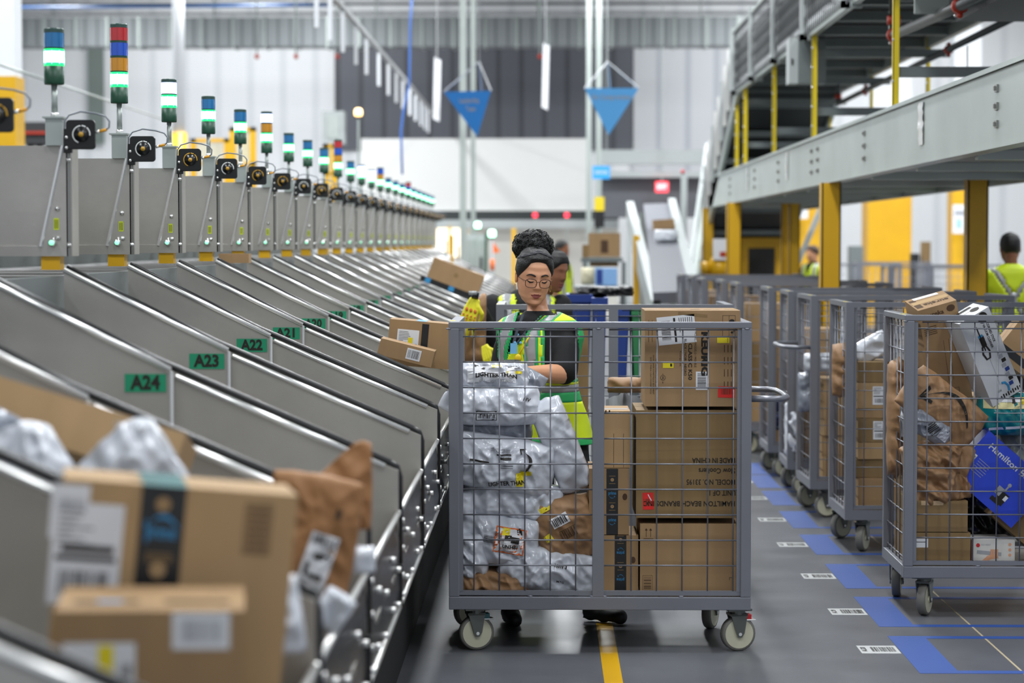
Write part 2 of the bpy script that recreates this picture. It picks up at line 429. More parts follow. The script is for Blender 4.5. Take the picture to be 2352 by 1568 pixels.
# rail with strips
a = at(768, -5, 26); X = a.x; z = a.z
b = at(1002, 268, 26 * (1250 - 768) / (1250 - 1002))
t = thing('overhead_rail', 'thin overhead rail running away diagonally above the signal towers', 'rail', (X, 26, z))
MB().box((-.03, 0, -.03), (.03, b.y - 26, .03), 'reflective').build('rail_bar', t)
for k, px in enumerate((729, 760, 789, 819, 843, 871, 893, 911, 926, 942, 955, 967, 976, 984)):
    Y = abs(X) * F_PX / (1250 - px); q = at(px, 300, Y); zz = z + .0; ln = .52
    o = MB().box((-.025, -.012, -ln), (.025, .012, 0), M('clear_strip', '#cdd0d4', .2)).build('hanging_strip'); o.location = (X, Y, zz - .03)
    tag(o, 'narrow pale strip hanging from the overhead diagonal rail', 'strip', 'pale strips along the overhead rail')
def hang(px0, px1, y0, y1, Y, lb):
    a = at(px0, y1, Y); b = at(px1, y0, Y); o = MB(); wd = (b.x - a.x) * .8
    o.poly([(a.x, Y, a.z + .05), (a.x + wd, Y, a.z), (b.x, Y, b.z), (b.x - wd, Y, b.z + .05), (a.x, Y + .03, a.z + .05), (a.x + wd, Y + .03, a.z), (b.x, Y + .03, b.z), (b.x - wd, Y + .03, b.z + .05)],
           [(0, 1, 2, 3), (7, 6, 5, 4), (0, 4, 5, 1), (1, 5, 6, 2), (2, 6, 7, 3), (3, 7, 4, 0)], 'paper_white')
    o.box(((a.x + b.x) / 2 - .008, Y, b.z), ((a.x + b.x) / 2 + .008, Y + .02, 8.35), 'reflective')
    tag(o.build('hanging_banner'), lb, 'banner')
hang(994, 1013, 138, 280, 33, 'long narrow white banner hanging left of the left blue pyramid')
hang(1244, 1262, 105, 253, 34, 'long narrow white banner hanging between the two blue pyramids')
pts = [at(x, y, 28) for x, y in ((946, -10), (942, 60), (940, 190), (926, 260), (921, 300), (924, 400))]
tag(MB().tube(pts, .016, M('blue_cable', '#4a7fd8', .5), 6).build('blue_cable', smooth=True), 'bright blue cable hanging down beside the overhead rail', 'cable')
for px in (590, 680, 775, 1240):
    a = at(px, 130, 44)
    tag(MB().cyl(a, (a.x, a.y, 8.3), .02, 'galv', 6).ball(a, .05, 'couple_red', 8).build('sprinkler_drop', smooth=True),
        'thin sprinkler drop pipe with red head hanging %s' % {590: 'above the fourth signal tower', 680: 'left of the start of the rail strips', 775: 'beside the dark wall panel', 1240: 'next to the middle white banner'}[px], 'sprinkler')
# beacons
def lampball(px, py, r_px, Y, m, name, label, pole_to=None):
    c = at(px, py, Y); r = r_px * Y / F_PX
    t = thing(name, label, 'beacon', (c.x, Y, c.z))
    MB().lathe([(r * .7, -r), (r, -r * .6), (r, r * .6), (r * .6, r)], m, 14).build('lens', t, True)
    MB().lathe([(r * .8, -r * 1.5), (r * .8, -r)], 'black', 12).build('base', t)
    if pole_to is not None:
        p = Vector((0, 0, pole_to)); MB().cyl((0, 0, -r * 1.5), (0, 0, p.z - c.z), r * .3, 'galv', 8).build('pole', t)
M('amber_glow', '#ffe9c0', .5, emis='#ffc878', es=3.5); M('green_glow', '#d8ffe8', .5, emis='#9cf5c4', es=5); M('red_glow', '#ff5060', .5, emis='#ff3048', es=2.2)
lampball(823, 258, 9, 30, 'amber_glow', 'warning_beacon', 'glowing amber beacon on a tall pole above the tenth signal tower', 0)
lampball(1097, 517, 7, 34, 'green_glow', 'green_beacon', 'glowing green beacon, upper of the two left of the woman with puffed hair', 0)
lampball(1130, 536, 8, 33.6, 'green_glow', 'green_beacon', 'glowing green beacon, lower of the two left of the woman with puffed hair', 0)
lampball(1229, 494, 5, 47, 'red_glow', 'red_lamp', 'small red lamp under the white enclosure, left of two', 0)
lampball(1302, 494, 5, 47, 'red_glow', 'red_lamp', 'small red lamp under the white enclosure, right of two', 0)
# ================================================================== THE SORTING LINE ON THE LEFT
Y0, PIT = 7.38, 1.14
ORD = ['nearest', 'second', 'third', 'fourth', 'fifth', 'sixth', 'seventh', 'eighth', 'ninth', 'tenth', 'eleventh', 'twelfth', 'thirteenth',
       'fourteenth', 'fifteenth', 'sixteenth', 'seventeenth', 'eighteenth', 'nineteenth', 'twentieth', 'twenty-first', 'twenty-second', 'twenty-third', 'twenty-fourth', 'twenty-fifth', 'twenty-sixth', 'twenty-seventh', 'twenty-eighth']
M('guard_plate', '#3c3e41', 0.24, 0.6, 0.2, 6)
M('bed_steel', '#8d8b86', 0.4, 0.85, 0.12, 3)
XU, ZU, XK, ZK, XE, ZE = -1.63, 1.572, -1.07, 1.299, -.42, 1.013
def chute(i, near):
    n = 23 - i
    y = Y0 + PIT * i
    if i in (-4,): lb = 'steel chute at the bottom left corner, its thick dark rail cut off by the frame'
    elif i == -3: lb = 'steel chute holding the big taped carton, its rubber edged divider ending beside it'
    elif i == -2: lb = 'steel chute whose divider passes behind the white mailers and long carton'
    elif n >= 17: lb = 'stainless steel chute whose divider ends beside the green A%d plate' % (n + 0)
    else: lb = 'far stainless steel chute divider, %s beyond the A20 one, tiny green plate' % ORD[20 - n - 1]
    t = thing('sorting_chute', lb, 'chute', (0, y, 0), group='stainless steel chutes along the sorting line')
    mb = MB()
    mb.prism([(XU, ZU), (XK, ZK), (XK, .86), (XU, 1.0)], -.012, .012, 'steel')
    mb.prism([(XK + .004, ZK - .012), (XE, ZE), (XE, .66), (XK + .004, .80)], .0, .016, 'steel')
    mb.cyl((XK, -.015, ZK), (XK, -.015, .86), .006, 'steel_bright', 6)
    mb.build('side_panel', t)
    sg = 10 if near else 6
    mb = MB()
    mb.tube([(XU, -.012, ZU + .004), (XK - .004, -.012, ZK + .004)], .0095, 'steel_bright', sg)
    mb.tube([(XK + .01, .0, ZK - .016), (XE - .04, .0, ZE + .012)], .0095, 'steel_bright', sg)
    mb.build('steel_rail', t, True)
    mb = MB()
    mb.tube([(XU, .035, ZU + .012), (XK - .05, .035, ZK + .03), (XK + .04, .03, ZK - .008), (XE - .03, .03, ZE + .022),
             (XE - .008, .03, ZE + .008), (XE, .03, ZE - .02), (XE, .028, .74)], .0115, 'rubber', sg)
    mb.build('rubber_edge', t, True)
    b = .30
    mb = MB(); mb.prism([(XU, ZU - b - .25), (XE, ZE - b + .02), (XE, ZE - b), (XU, ZU - b - .27)], .02, PIT - .015, 'bed_steel'); mb.build('slide_bed', t)
    # clear looking front guard with bolts
    mb = MB(); N = 14 if near else 4; vs = []
    for k in range(N + 1):
        f = k / N; yy = .02 + f * (PIT - .03)
        for j, (x, z) in enumerate(((-.425, .885), (-.418, .82), (-.42, .75), (-.415, .68), (-.42, .62))):
            wob = .010 * noise.noise(Vector((f * 5, j * .9, i * 3.1))) if near and 0 < j < 4 else 0
            vs.append((x + wob, yy, z))
    mb.poly(vs, [(k * 5 + j, (k + 1) * 5 + j, (k + 1) * 5 + j + 1, k * 5 + j + 1) for k in range(N) for j in range(4)], 'guard_plate')
    mb.tube([(-.42, 0, .89), (-.42, PIT, .89)], .008, 'steel_bright', 6)
    mb.tube([(-.42, 0, .615), (-.42, PIT, .615)], .008, 'steel_bright', 6)
    mb.build('front_guard', t, True)
    if near:
        for (yy, z) in ((.07, .86), (.07, .78), (.07, .70), (.09, .64), (.30, .66), (.32, .80), (.56, .64), (.58, .75), (.84, .66), (.83, .80), (1.05, .64), (1.05, .74)):
            o = MB().cyl((-.424, 0, 0), (-.407, 0, 0), .0085, 'steel_bright', 8).build('bolt', t, True); o.location = (0, yy, z)
    mb = MB(); mb.box((XE - .01, -.006, .62), (XE + .012, .012, .74), 'black'); mb.build('end_bracket', t)
    MB().box((XU - .02, -.03, 0), (XU + .04, .03, 1.0), 'black').build('leg', t); MB().box((-.95, -.03, 0), (-.89, .03, .8), 'black').build('leg', t)
    if n <= 24:
        T = frame((XK - .075, -.016, 1.268), (1, 0, 0), (0, 0, 1))
        mb = MB(); mb.box((XK - .135, -.0155, 1.240), (XK - .016, -.012, 1.292), 'green_plate')
        mb.text('A%d' % n, .056, 'ink', T, 0, -.002, bold=.035, width=.086)
        tag(mb.build('number_plate', t), 'green plate reading A%d' % n)
for i in range(-4, 23): chute(i, i < 6)
mb = MB(); mb.box((-2.6, 2.0, 0), (-.56, 2.05, .6), 'black'); mb.box((-.60, 2.0, 0), (-.56, 34, .60), M('shade_black', '#0a0a0b', .85))  # black sheet put in for the shadowed floor beneath the chutes
tag(mb.build('shade_panel'), 'black sheet standing in for shade under the row of steel chutes, down to the floor', 'panel')
mb = MB(); mb.box((-3.6, 2, 1.44), (-1.66, 34, 1.50), 'black'); mb.box((-1.69, 2, 1.38), (-1.655, 34, 1.555), 'galv_dark'); mb.box((-3.7, 2, 1.44), (-3.6, 34, 1.7), 'galv_dark')
mb2 = mb
t = thing('sorter_conveyor', 'dark conveyor deck running under the row of steel hoods', 'conveyor', (0, 0, 0)); mb2.build('conveyor_deck', t)
for k in range(9):
    o = MB().box((-3.2, -.04, 0), (-3.1, .04, 1.44), 'black').build('leg', t); o.location = (0, 3 + k * 3.7, 0)
# ------------------------------------------------------------------ hoods
M('button_green', '#9fe8c4', .3, emis='#7fe0b0', es=1.2); M('lime_sticker', '#c5d62a', .5)
def hood(i):
    y = Y0 + .07 + PIT * i
    lb = ('steel hood panel at the left edge of the row, below the first round sensor' if i == 0 else
          '%s steel hood along the row counted from the left edge' % ORD[i])
    if i < 0: lb = 'steel hood nearest the camera, only its round sensor side in view'
    t = thing('chute_hood', lb, 'hood', (0, y, 0), group='steel hoods above the chutes')
    xo = -1.63
    mb = MB()
    mb.prism([(-3.4, 1.66), (xo - .092, 1.66), (xo - .016, 2.0), (-3.4, 2.0)], 0, .006, 'steel')
    mb.box((-3.4, .006, 1.9), (xo - .03, .16, 2.0), 'steel')
    mb.build('front_panel', t)
    MB().box((-3.4, -.012, 1.622), (xo - .092, .16, 1.658), 'steel').build('bottom_lip', t)
    mb = MB(); mb.prism([(xo - .092, 1.622), (xo, 1.622), (xo, 2.0), (xo - .016, 2.0), (xo - .092, 1.66)], -.016, -.010, 'steel')
    mb.box((xo - .004, -.016, 1.622), (xo, .16, 2.0), 'steel'); mb.box((xo + .001, -.02, 1.622), (xo + .012, .0, 2.0), 'steel_dark')
    mb.tube([(xo - .094, -.014, 1.655), (xo - .016, -.014, 2.0)], .008, 'steel_bright', 8)
    mb.build('side_gusset', t)
    if i < 12:
        for dx, z in ((-.035, 1.785), (-.033, 1.685), (.004, 1.66), (.004, 1.95)):
            o = MB().lathe([(.009, 0), (.009, .003), (.005, .004), (.005, .010)], 'steel_bright', 8, Matrix.Rotation(pi / 2, 4, 'X')).build('bolt', t, True); o.location = (xo + dx, -.017, z)
    mb = MB(); mb.box((xo - .052, -.022, 1.69), (xo - .046, -.016, 1.66), 'steel_bright'); mb.cyl((xo - .052, -.015, 1.668), (xo - .052, -.032, 1.668), .013, 'steel_bright', 12)
    mb.cyl((xo - .052, -.032, 1.668), (xo - .052, -.040, 1.668), .009, 'button_green', 12); tag(mb.build('push_button', t, True), 'round green lit push button')
    mb = MB(); mb.box((xo - .048, -.0175, 1.712), (xo - .030, -.016, 1.752), 'lime_sticker')
    for k in range(3): mb.box((xo - .045 + k * .005, -.0181, 1.717), (xo - .043 + k * .005, -.0176, 1.747), 'ink_brown')
    mb.build('sticker', t)
    mb = MB(); mb.prism([(xo - .095, 1.575), (xo - .03, 1.575), (xo - .03, 1.622), (xo - .095, 1.622)], -.005, .06, 'yellow_paint')
    mb.build('yellow_bracket', t)
for i in range(0, 23): hood(i)
# ------------------------------------------------------------------ sensors
M('ring_white', '#d8dad8', .4); M('ring_amber', '#b98f2a', .4); M('plug_amber', '#d99a1c', .4); M('cable_grey', '#7f858c', .4)
M('plate_black', '#0a0b0c', .4)
def sensor(i):
    amber = i in (-1, 2, 4, 5, 7)
    y = Y0 + .02 + PIT * i
    nm = ORD[i + 1]
    lb = 'square black sensor plate with %s ring, cut by the left edge' % 'amber' if i == -1 else 'square black sensor plate with %s ring, %s of the row' % ('amber' if amber else 'pale', nm)
    t = thing('reflector_sensor', lb, 'sensor', (-1.575, y, 2.035), group='square sensors on the hoods')
    s = .05; c = .013; pts = []
    for cx, cz, a0 in ((s - c, s - c, 0), (-s + c, s - c, pi / 2), (-s + c, -s + c, pi), (s - c, -s + c, 3 * pi / 2)):
        for k in range(5): a = a0 + k * pi / 8; pts.append((cx + c * cos(a), cz + c * sin(a)))
    MB().prism(pts, -.008, .008, 'plate_black').box((-s - .008, -.006, -s - .012), (-s + .02, .012, s - .03), 'plate_black').build('plate', t, bevel=.002)
    rg = MB()
    for a0, a1 in ((R(60), R(88)), (R(95), R(250)), (R(-8), R(52))):
        rg.tube(arc((.004, -.011, 0), .029, a0, a1, 14), .0028, 'ring_amber' if amber else 'ring_white', 6)
    rg.build('ring', t, True)
    MB().cyl((.004, -.008, 0), (.004, -.016, 0), .024, 'black_satin', 20).cyl((.004, -.016, 0), (.004, -.018, 0), .009, 'ring_amber', 12).build('lens', t, True)
    if i < 9:
        for z in (-.045, -.01): o = MB().ball((0, 0, 0), .006, 'steel_bright', 8).build('bolt', t, True); o.location = (-.047, -.009, z)
    MB().cyl((.052, 0, .008), (.064, 0, .011), .006, 'steel_bright', 8).cyl((.064, 0, .011), (.088, 0, .017), .0055, 'plug_amber', 8).build('plug', t, True)
    MB().tube([(.086, 0, .017), (.096, 0, .024), (.098, 0, .045), (.085, .0, .062), (.05, 0, .072), (.0, 0, .078), (-.04, 0, .066), (-.055, 0, .045), (-.06, .01, -.02), (-.062, .02, -.06)], .0032, 'cable_grey', 6).build('cable', t, True)
for i in range(-1, 23): sensor(i)
# ------------------------------------------------------------------ signal towers
M('lens_red', '#b8222a', .2, coat=.5); M('lens_blue', '#1450c0', .2, coat=.5); M('lens_cyan', '#0f6ea8', .2, coat=.5); M('lens_amber', '#c98a10', .2, coat=.5)
M('lit_green', '#c8ffe0', .3, emis='#8effbe', es=4.2); M('lit_green_edge', '#18b060', .3, emis='#16cf6c', es=1.5); M('lit_blue', '#dfe8ff', .3, emis='#9fb2ff', es=3.6); M('tower_green', '#05402b', .45); M('tower_cap', '#2f4a44', .4)
TW = [('B', 67, 195), ('RBA', 57, 238), ('b', 183, 281), ('B', 222, 308), ('B', 252, 331), ('bA', 257, 352), ('B', 306, 372), ('B', 322, 383), ('B', 340, 397),
      ('RBA', 321, 407), ('B', 370, 418), ('b', 379, 425), ('b', 390, 433), ('BA', 385, 440)]
def tower(i):
    y = Y0 + .07 + PIT * i; x = -1.675
    if i < len(TW): seg = TW[i][0]; zt = CAM.z + (556 - TW[i][1]) * y / F_PX; zb = CAM.z + (556 - TW[i][2]) * y / F_PX
    else: seg = 'RB' if i == 17 else 'B'; zb = 2.20; zt = 2.36 + .05 * (len(seg) - 1)
    desc = {'B': 'blue over lit green', 'b': 'lit blue over lit green', 'RBA': 'red, blue, amber over lit green', 'bA': 'lit blue, amber over lit green', 'BA': 'blue, amber over lit green', 'RB': 'red, blue over lit green'}[seg]
    lb = 'signal tower with %s lens, %s along the row' % (desc, ['first', 'second', 'third'][i] if i < 3 else ORD[i])
    t = thing('signal_tower', lb, 'signal light', (x, y, 2.0), group='signal towers along the sorting line')
    zt -= 2; zb -= 2
    MB().box((-.028, -.02, 0), (.03, .02, .092), 'galv').box((-.036, -.03, .092), (.036, .03, .098), 'galv').build('bracket', t)
    MB().cyl((0, 0, .098), (0, 0, .112), .014, 'steel_bright', 8).cyl((0, 0, .1), (0, 0, zb), .0105, 'galv', 10).build('pole', t, True)
    r = .0345; H = zt - zb; cap = .012; base = .062 if H > .15 else .05
    n = len(seg) + 1; sh = (H - cap - base) / n
    MB().lathe([(r * .96, zb), (r, zb + .004), (r, zb + base)], 'tower_green', 18).build('base', t, True)
    z = zb + base
    for k, s in enumerate(['G'] + list(seg[::-1])):
        m = {'G': 'lit_green', 'R': 'lens_red', 'B': 'lens_cyan' if len(seg) == 1 else 'lens_blue', 'A': 'lens_amber', 'b': 'lit_blue'}[s]
        mb = MB()
        e = sh * .2 if s in 'G' else .005
        mb.lathe([(r, z), (r, z + e)], 'lit_green_edge' if s == 'G' else 'tower_green', 18)
        mb.lathe([(r * .98, z + e), (r * .99, z + .5 * sh), (r * .98, z + sh - e * .7)], m, 18)
        mb.lathe([(r, z + sh - e * .7), (r, z + sh)], 'lit_green_edge' if s == 'G' else 'tower_cap', 18)
        for q in range(8 if i < 6 else 0): a = q * pi / 4; mb.cyl((r * cos(a), r * sin(a), z + .006), (r * cos(a), r * sin(a), z + sh - .005), .0007, m, 4)
        mb.build('lamp_lens', t)
        z += sh
    MB().lathe([(r, z), (r, z + cap - .003), (r * .93, z + cap)], 'tower_cap', 18).build('cap', t)
for i in range(23): tower(i)
# yellow guard frame and pipe beyond the towers
def guard(x0, x1, y0, y1, Y, lb):
    a = at(x0, y1, Y); b = at(x1, y0, Y); w_ = b.x - a.x; h = b.z - a.z
    t = thing('mesh_fence', lb, 'guard', (a.x, Y, a.z))
    mb = MB(); mb.box((0, -.03, -a.z), (.09, .03, h), 'yellow_paint'); mb.box((w_ - .09, -.03, -a.z), (w_, .03, h), 'yellow_paint'); mb.box((0, -.03, h - .06), (w_, .03, h), 'yellow_paint'); mb.box((0, -.03, h * .4), (w_, .03, h * .4 + .05), 'yellow_paint'); mb.build('guard_rail', t)
    mb = MB()
    for k in range(1, 16): mb.box((w_ * k / 16, -.004, 0), (w_ * k / 16 + .008, .004, h), 'yellow_bright')
    tag(mb.build('guard_mesh', t), kind='stuff')
guard(438, 528, 318, 420, 34, 'yellow mesh guard frame behind the fourth signal tower')
guard(528, 588, 292, 440, 33, 'taller yellow mesh guard frame behind the fifth and sixth signal towers')
guard(742, 776, 330, 450, 33, 'narrow yellow guard frame behind the ninth signal tower')
a = at(-10, 145, 20); b = at(370, 272, 30)
tag(MB().cyl(a, b, .012, 'galv', 6).build('sloping_wire', smooth=True), 'thin wire sloping down behind the first two signal towers', 'wire')
a = at(44, 330, 34); b = at(108, 280, 34)
tag(MB().box((a.x, 34, a.z), (b.x, 34.8, b.z), M('dark_cabinet', '#26282a', .6)).box((a.x, 33.95, (a.z + b.z) / 2 - .02), (b.x, 34, (a.z + b.z) / 2 + .02), 'couple_red').box((a.x + .1, 34.1, 0), (a.x + .2, 34.2, a.z), 'black').box((b.x - .2, 34.1, 0), (b.x - .1, 34.2, a.z), 'black').build('dark_cabinet'), 'dark cabinet behind the first signal tower bracket', 'cabinet')
a = at(740, 330, 44); b = at(790, 255, 44)
tag(MB().box((a.x, 44, a.z), (b.x, 44.5, b.z), 'pale_paint').box((a.x + .1, 43.97, a.z + .1), (b.x - .1, 44, b.z - .1), 'galv').box((a.x + .2, 44.2, 0), (a.x + .26, 44.26, a.z), 'galv').build('electrical_box'), 'pale grey wall electrical box left of the amber beacon', 'electrical box')
# ================================================================== CAGE CARTS
CW, CD, CH = 1.227, .66, 1.348
def wires(x0, x1, z0, z1, first_x, first_z, pit, r, seg, yz=False, y=0.0, off=0.0):
    mb = MB()
    def P(a, b, o=0): return (y, a, b) if yz else (a, y + o, b)
    x = first_x
    while x < x1 - .01:
        if x > x0 + .01: mb.cyl(P(x, z0), P(x, z1), r, 'cart_wire', seg)
        x += pit
    z = first_z
    while z > z0 + .01:
        mb.cyl(P(x0, z, -r * 1.5), P(x1, z, -r * 1.5), r, 'cart_wire', seg); z -= pit
    return mb
def caster(parent, x, y, ang, pedal='teal_pedal'):
    e = bpy.data.objects.new('caster', None); C.objects.link(e); e.parent = parent; e.location = (x, y, 0); e.rotation_euler = (0, 0, ang)
    mb = MB(); mb.box((-.05, -.045, .168), (.05, .045, .176), 'fork'); mb.cyl((0, 0, .168), (0, 0, .152), .034, 'fork', 16)
    for s in (-1, 1): mb.prism([(-.036, .156), (.036, .156), (.022, .075), (.012, .058), (-.004, .058), (-.012, .075)], s * .030 - .002, s * .030 + .002, 'fork')
    mb.box((-.036, -.032, .146), (.036, .032, .156), 'fork'); mb.build('fork', e)
    mb = MB(); RX = Matrix.Translation((.004, 0, .0715)) @ Matrix.Rotation(pi / 2, 4, 'X')
    mb.lathe([(.052, -.019), (.0665, -.020), (.0715, -.014), (.0715, .014), (.0665, .020), (.052, .019)], 'tread', 28, RX)
    wh = mb.build('wheel', e, True)
    mb = MB()
    mb.lathe([(.050, -.0205), (.060, -.0207), (.060, .0207), (.050, .0205)], 'wheel', 28, RX); mb.lathe([(.049, -.008), (.049, .008)], 'wheel', 28, RX)
    for k in range(6): a = k * pi / 3 + .3; mb.tube([(0.01 * cos(a), .01 * sin(a), 0), (.055 * cos(a), .055 * sin(a), 0)], .005, 'wheel', 4, T=RX, flat=3.2)
    mb.lathe([(.016, -.026), (.016, .026)], 'wheel', 14, RX); mb.lathe([(.007, -.034), (.007, .034)], 'steel_bright', 10, RX)
    mb.build('hub', wh)
    mb = MB(); mb.box((.028, -.018, .128), (.058, .018, .150), pedal); mb.box((.03, -.022, .124), (.075, .022, .130), 'steel_bright'); mb.build('brake_pedal', e, bevel=.004)
    return e
def make_cart(label, loc, rz=0, detail=2, back=False, pedals=('teal_pedal',) * 4, handle=1, group='grey wire cage carts', left_panel=True, angs=(0.15, .9, .35, -.5)):
    t = thing('cage_cart', label, 'cart', loc, (0, 0, rz), group)
    g = 'cart_grey'; q = .042
    mb = MB()
    for y in (0, CD - .05): mb.box((0, y, .176), (CW, y + .05, .229), g)
    for x in (0, CW - .05): mb.box((x, .05, .176), (x + .05, CD - .05, .229), g)
    mb.build('base_frame', t, bevel=.003 if detail > 1 else 0)
    MB().box((.05, .05, .205), (CW - .05, CD - .05, .225), 'steel_dark').build('deck', t)
    for x in (0, CW - q):
        for y in (0, CD - q):
            MB().box((x, y, .229), (x + q, y + q, CH - .026), g).build('corner_post', t, bevel=.003 if detail > 1 else 0)
    mb = MB(); mb.box((0, 0, CH - .026), (CW, q * .8, CH), g)
    for x in (0, CW - q): mb.box((x, q * .8, CH - .026), (x + q, CD, CH), g)
    if back: mb.box((0, CD - q * .8, CH - .026), (CW, CD, CH), g)
    mb.build('top_rail', t, bevel=.003 if detail > 1 else 0)
    xm = .583
    MB().box((xm, .0, .229), (xm + .048, .03, CH - .026), g).build('middle_post', t, bevel=.002 if detail > 1 else 0)
    mb = MB(); z = .229
    for x0, x1 in ((q, xm), (xm + .048, CW - q)):
        mb.box((x0, .012, .234), (x1, .034, .252), g)
    for x in (q, CW - q - .016, ):
        mb.box((x, .010, .25), (x + .016, .030, CH - .03), g)
    mb.build('panel_frame', t)
    r = .0032; sg = 6 if detail > 1 else 4
    fz = CH - .026 - .034
    for x0, x1, fx in ((q + .016, xm, .102), (xm + .048, CW - q - .016, .638)):
        m_ = wires(x0, x1, .252, CH - .032, fx, fz, .1035, r, sg, y=.018); m_.cyl((x0 + .02, .018, CH - .032), (x1, .018, CH - .032), r, 'cart_wire', sg)
        m_.build('wire_panel', t, True)
    if left_panel: wires(q, CD - q, .229, CH - .03, q + .09, fz, .1035, r, sg, yz=True, y=.018).build('wire_panel', t, True)
    wires(q, CD - q, .229, CH - .03, q + .09, fz, .1035, r, sg, yz=True, y=CW - .018).build('wire_panel', t, True)
    if back: wires(q, CW - q, .229, CH - .03, .102, fz, .1035, r, sg, y=CD - .018).build('wire_panel', t, True)
    def hndl(s):
        x = CW if s > 0 else 0
        MB().tube([(x, .03, 1.035), (x + s * .09, .03, 1.035), (x + s * .125, .045, 1.035), (x + s * .155, .12, 1.035), (x + s * .16, CD / 2, 1.035), (x + s * .155, CD - .14, 1.035),
                   (x + s * .125, CD - .06, 1.035), (x + s * .09, CD - .045, 1.035), (x, CD - .045, 1.035)], .013, 'cart_wire', 10).build('handle', t, True)
    if handle: hndl(handle)
    for k, (x, y) in enumerate(((.105, .07), (CW - .05, .065), (.06, CD - .07), (CW - .12, CD - .08))):
        caster(t, x, y, angs[k], pedals[k])
    if detail > 1:
        mb = MB()
        for x in (.0, xm + .024, CW - .02): mb.ball((x, .0, CH - .028), (.012, .004, .004), g, 6)
        for x in (xm + .0, xm + .05, CW * .77, CW * .27): mb.ball((x, .004, .231), (.012, .005, .004), g, 6)
        tag(mb.build('weld_bead', t, True), kind='stuff')
    MB().box((.001, .10, CH), (.022, .16, CH + .001), 'yellow_sticker').build('yellow_tag', t)
    return t
XC = (1030 - 1250) / F_PX * 8.8
main_cart = make_cart('grey wire cage cart full of mailers and brown cartons, front and centre', (XC, 8.80, 0), 0, 2, pedals=('teal_pedal', 'red_plastic', 'teal_pedal', 'teal_pedal'), angs=(.25, .25, .5, 1.2))
XR = 1.600
make_cart('grey wire cage cart at the right edge with vacuum box and blue box', (XR, 9.66, 0), R(-0.6), 2, angs=(1.15, .3, 1.35, .5), handle=0)
row = [(XR + .02, 11.69, 'second', (1.1, .2, .7, .5)), (XR + .01, 13.15, 'third', (.1, .3, .5, .7)), (XR, 14.3, 'fourth', (.2, .3, .8, .7)), (XR - .01, 15.45, 'fifth', (.3, .4, .6, .7))]
for x, y, nm, an in row:
    make_cart('%s grey cage cart back from the right-hand one, parked in the taped row' % nm, (x, y, 0), R(random.Random(y).uniform(-1.5, 1.5)), 1, angs=an, handle=-1 if nm == 'third' else 0)
for k, (x, y) in enumerate(((1.52, 17.2), (1.5, 18.4), (1.42, 19.6), (1.40, 20.7), (1.36, 21.7))):
    make_cart('grey cage cart further back in the row, %s past the fifth one' % ('first', 'second', 'third', 'fourth', 'last')[k], (x, y, 0), 0, 1, handle=0)
# the cart behind the two women, turned a little
def P_(x, y): return (x, y, 0)
make_cart('grey cage cart behind the women, its corner rail left of the tall printed carton', (at(1140, 700, 11.3).x, 11.25, 0), 0, 1, handle=0)
for k, (px, Y) in enumerate(((1930, 33), (2010, 36), (2090, 30), (2170, 31.5))):
    make_cart(['grey cage cart far back, left of the wide yellow column foot', 'grey cage cart far back at the foot of the wide yellow column', 'grey cage cart far back right of the wide yellow column', 'grey cage cart far back just left of the near mezzanine post'][k],
              (at(px, 600, Y).x - .3, Y, 0), 0, 1, handle=0)
# ------------------------------------------------------------------ tape and labels on the floor
rows = [1464, 1373, 1297, 1229, 1175, 1128, 1092, 1064]
def gy(py): return CAM.z * F_PX / (py - 556)
TB = M('tape_floor', '#274a90', .45)
near = [('nearest', 'at the bottom right'), ('second', 'under the right-hand cart'), ('third', 'behind the right-hand cart'), ('fourth', 'under the second cart'), ('fifth', 'beyond the second cart'),
        ('sixth', 'near the third cart'), ('seventh', 'near the fourth cart'), ('farthest', 'in view')]
for k, py in enumerate(rows):
    y1 = gy(py); y0 = y1 - .80; x = 1.458; wd = .155; wt = .055
    mb = MB(); mb.box((0, 0, 0), (wd, y1 - y0, .0012), TB); mb.box((wd, 0, 0), (1.7, wt, .0012), TB); mb.box((wd, y1 - y0 - wt, 0), (1.7, y1 - y0, .0012), TB)
    o = mb.build('tape_outline'); o.location = (x, y0, 0)
    tag(o, 'blue tape bay outline on the floor, %s, %s' % near[k], 'floor tape', 'blue taped cart bays')
    yl = gy(py + 34) if k == 0 else y0 + .36
    mb = MB(); mb.box((0, 0, 0), (.160, .17, .001), M('shaded_label', '#aeb0b0', .6))  # white paper greyed, its shade is put into the colour
    T = Matrix.Translation((.02, .085, .001)) @ Matrix.Rotation(pi / 2, 4, 'Z')
    mb.text('A.L%d' % (20 - k), .03, 'ink', T, width=.09)
    rg = random.Random(k)
    for a in range(9):
        mb.bars(Matrix.Translation((.055 + a * .011, .085, .001)), 0, 0, .009, .10, n=6, seed=a + k * 9)
    o = mb.build('floor_label'); o.location = (x - .165, yl - .06, 0)
    tag(o, 'white printed label on the floor left of the %s blue tape bay' % near[k][0], 'label', 'white bay labels')
ya = gy(1700)
mb = MB(); mb.box((.229, 6, 0), (.30, 30, .001), 'yellow_paint'); tag(mb.build('yellow_line'), 'yellow painted line on the floor under the middle of the front cart', 'floor line')
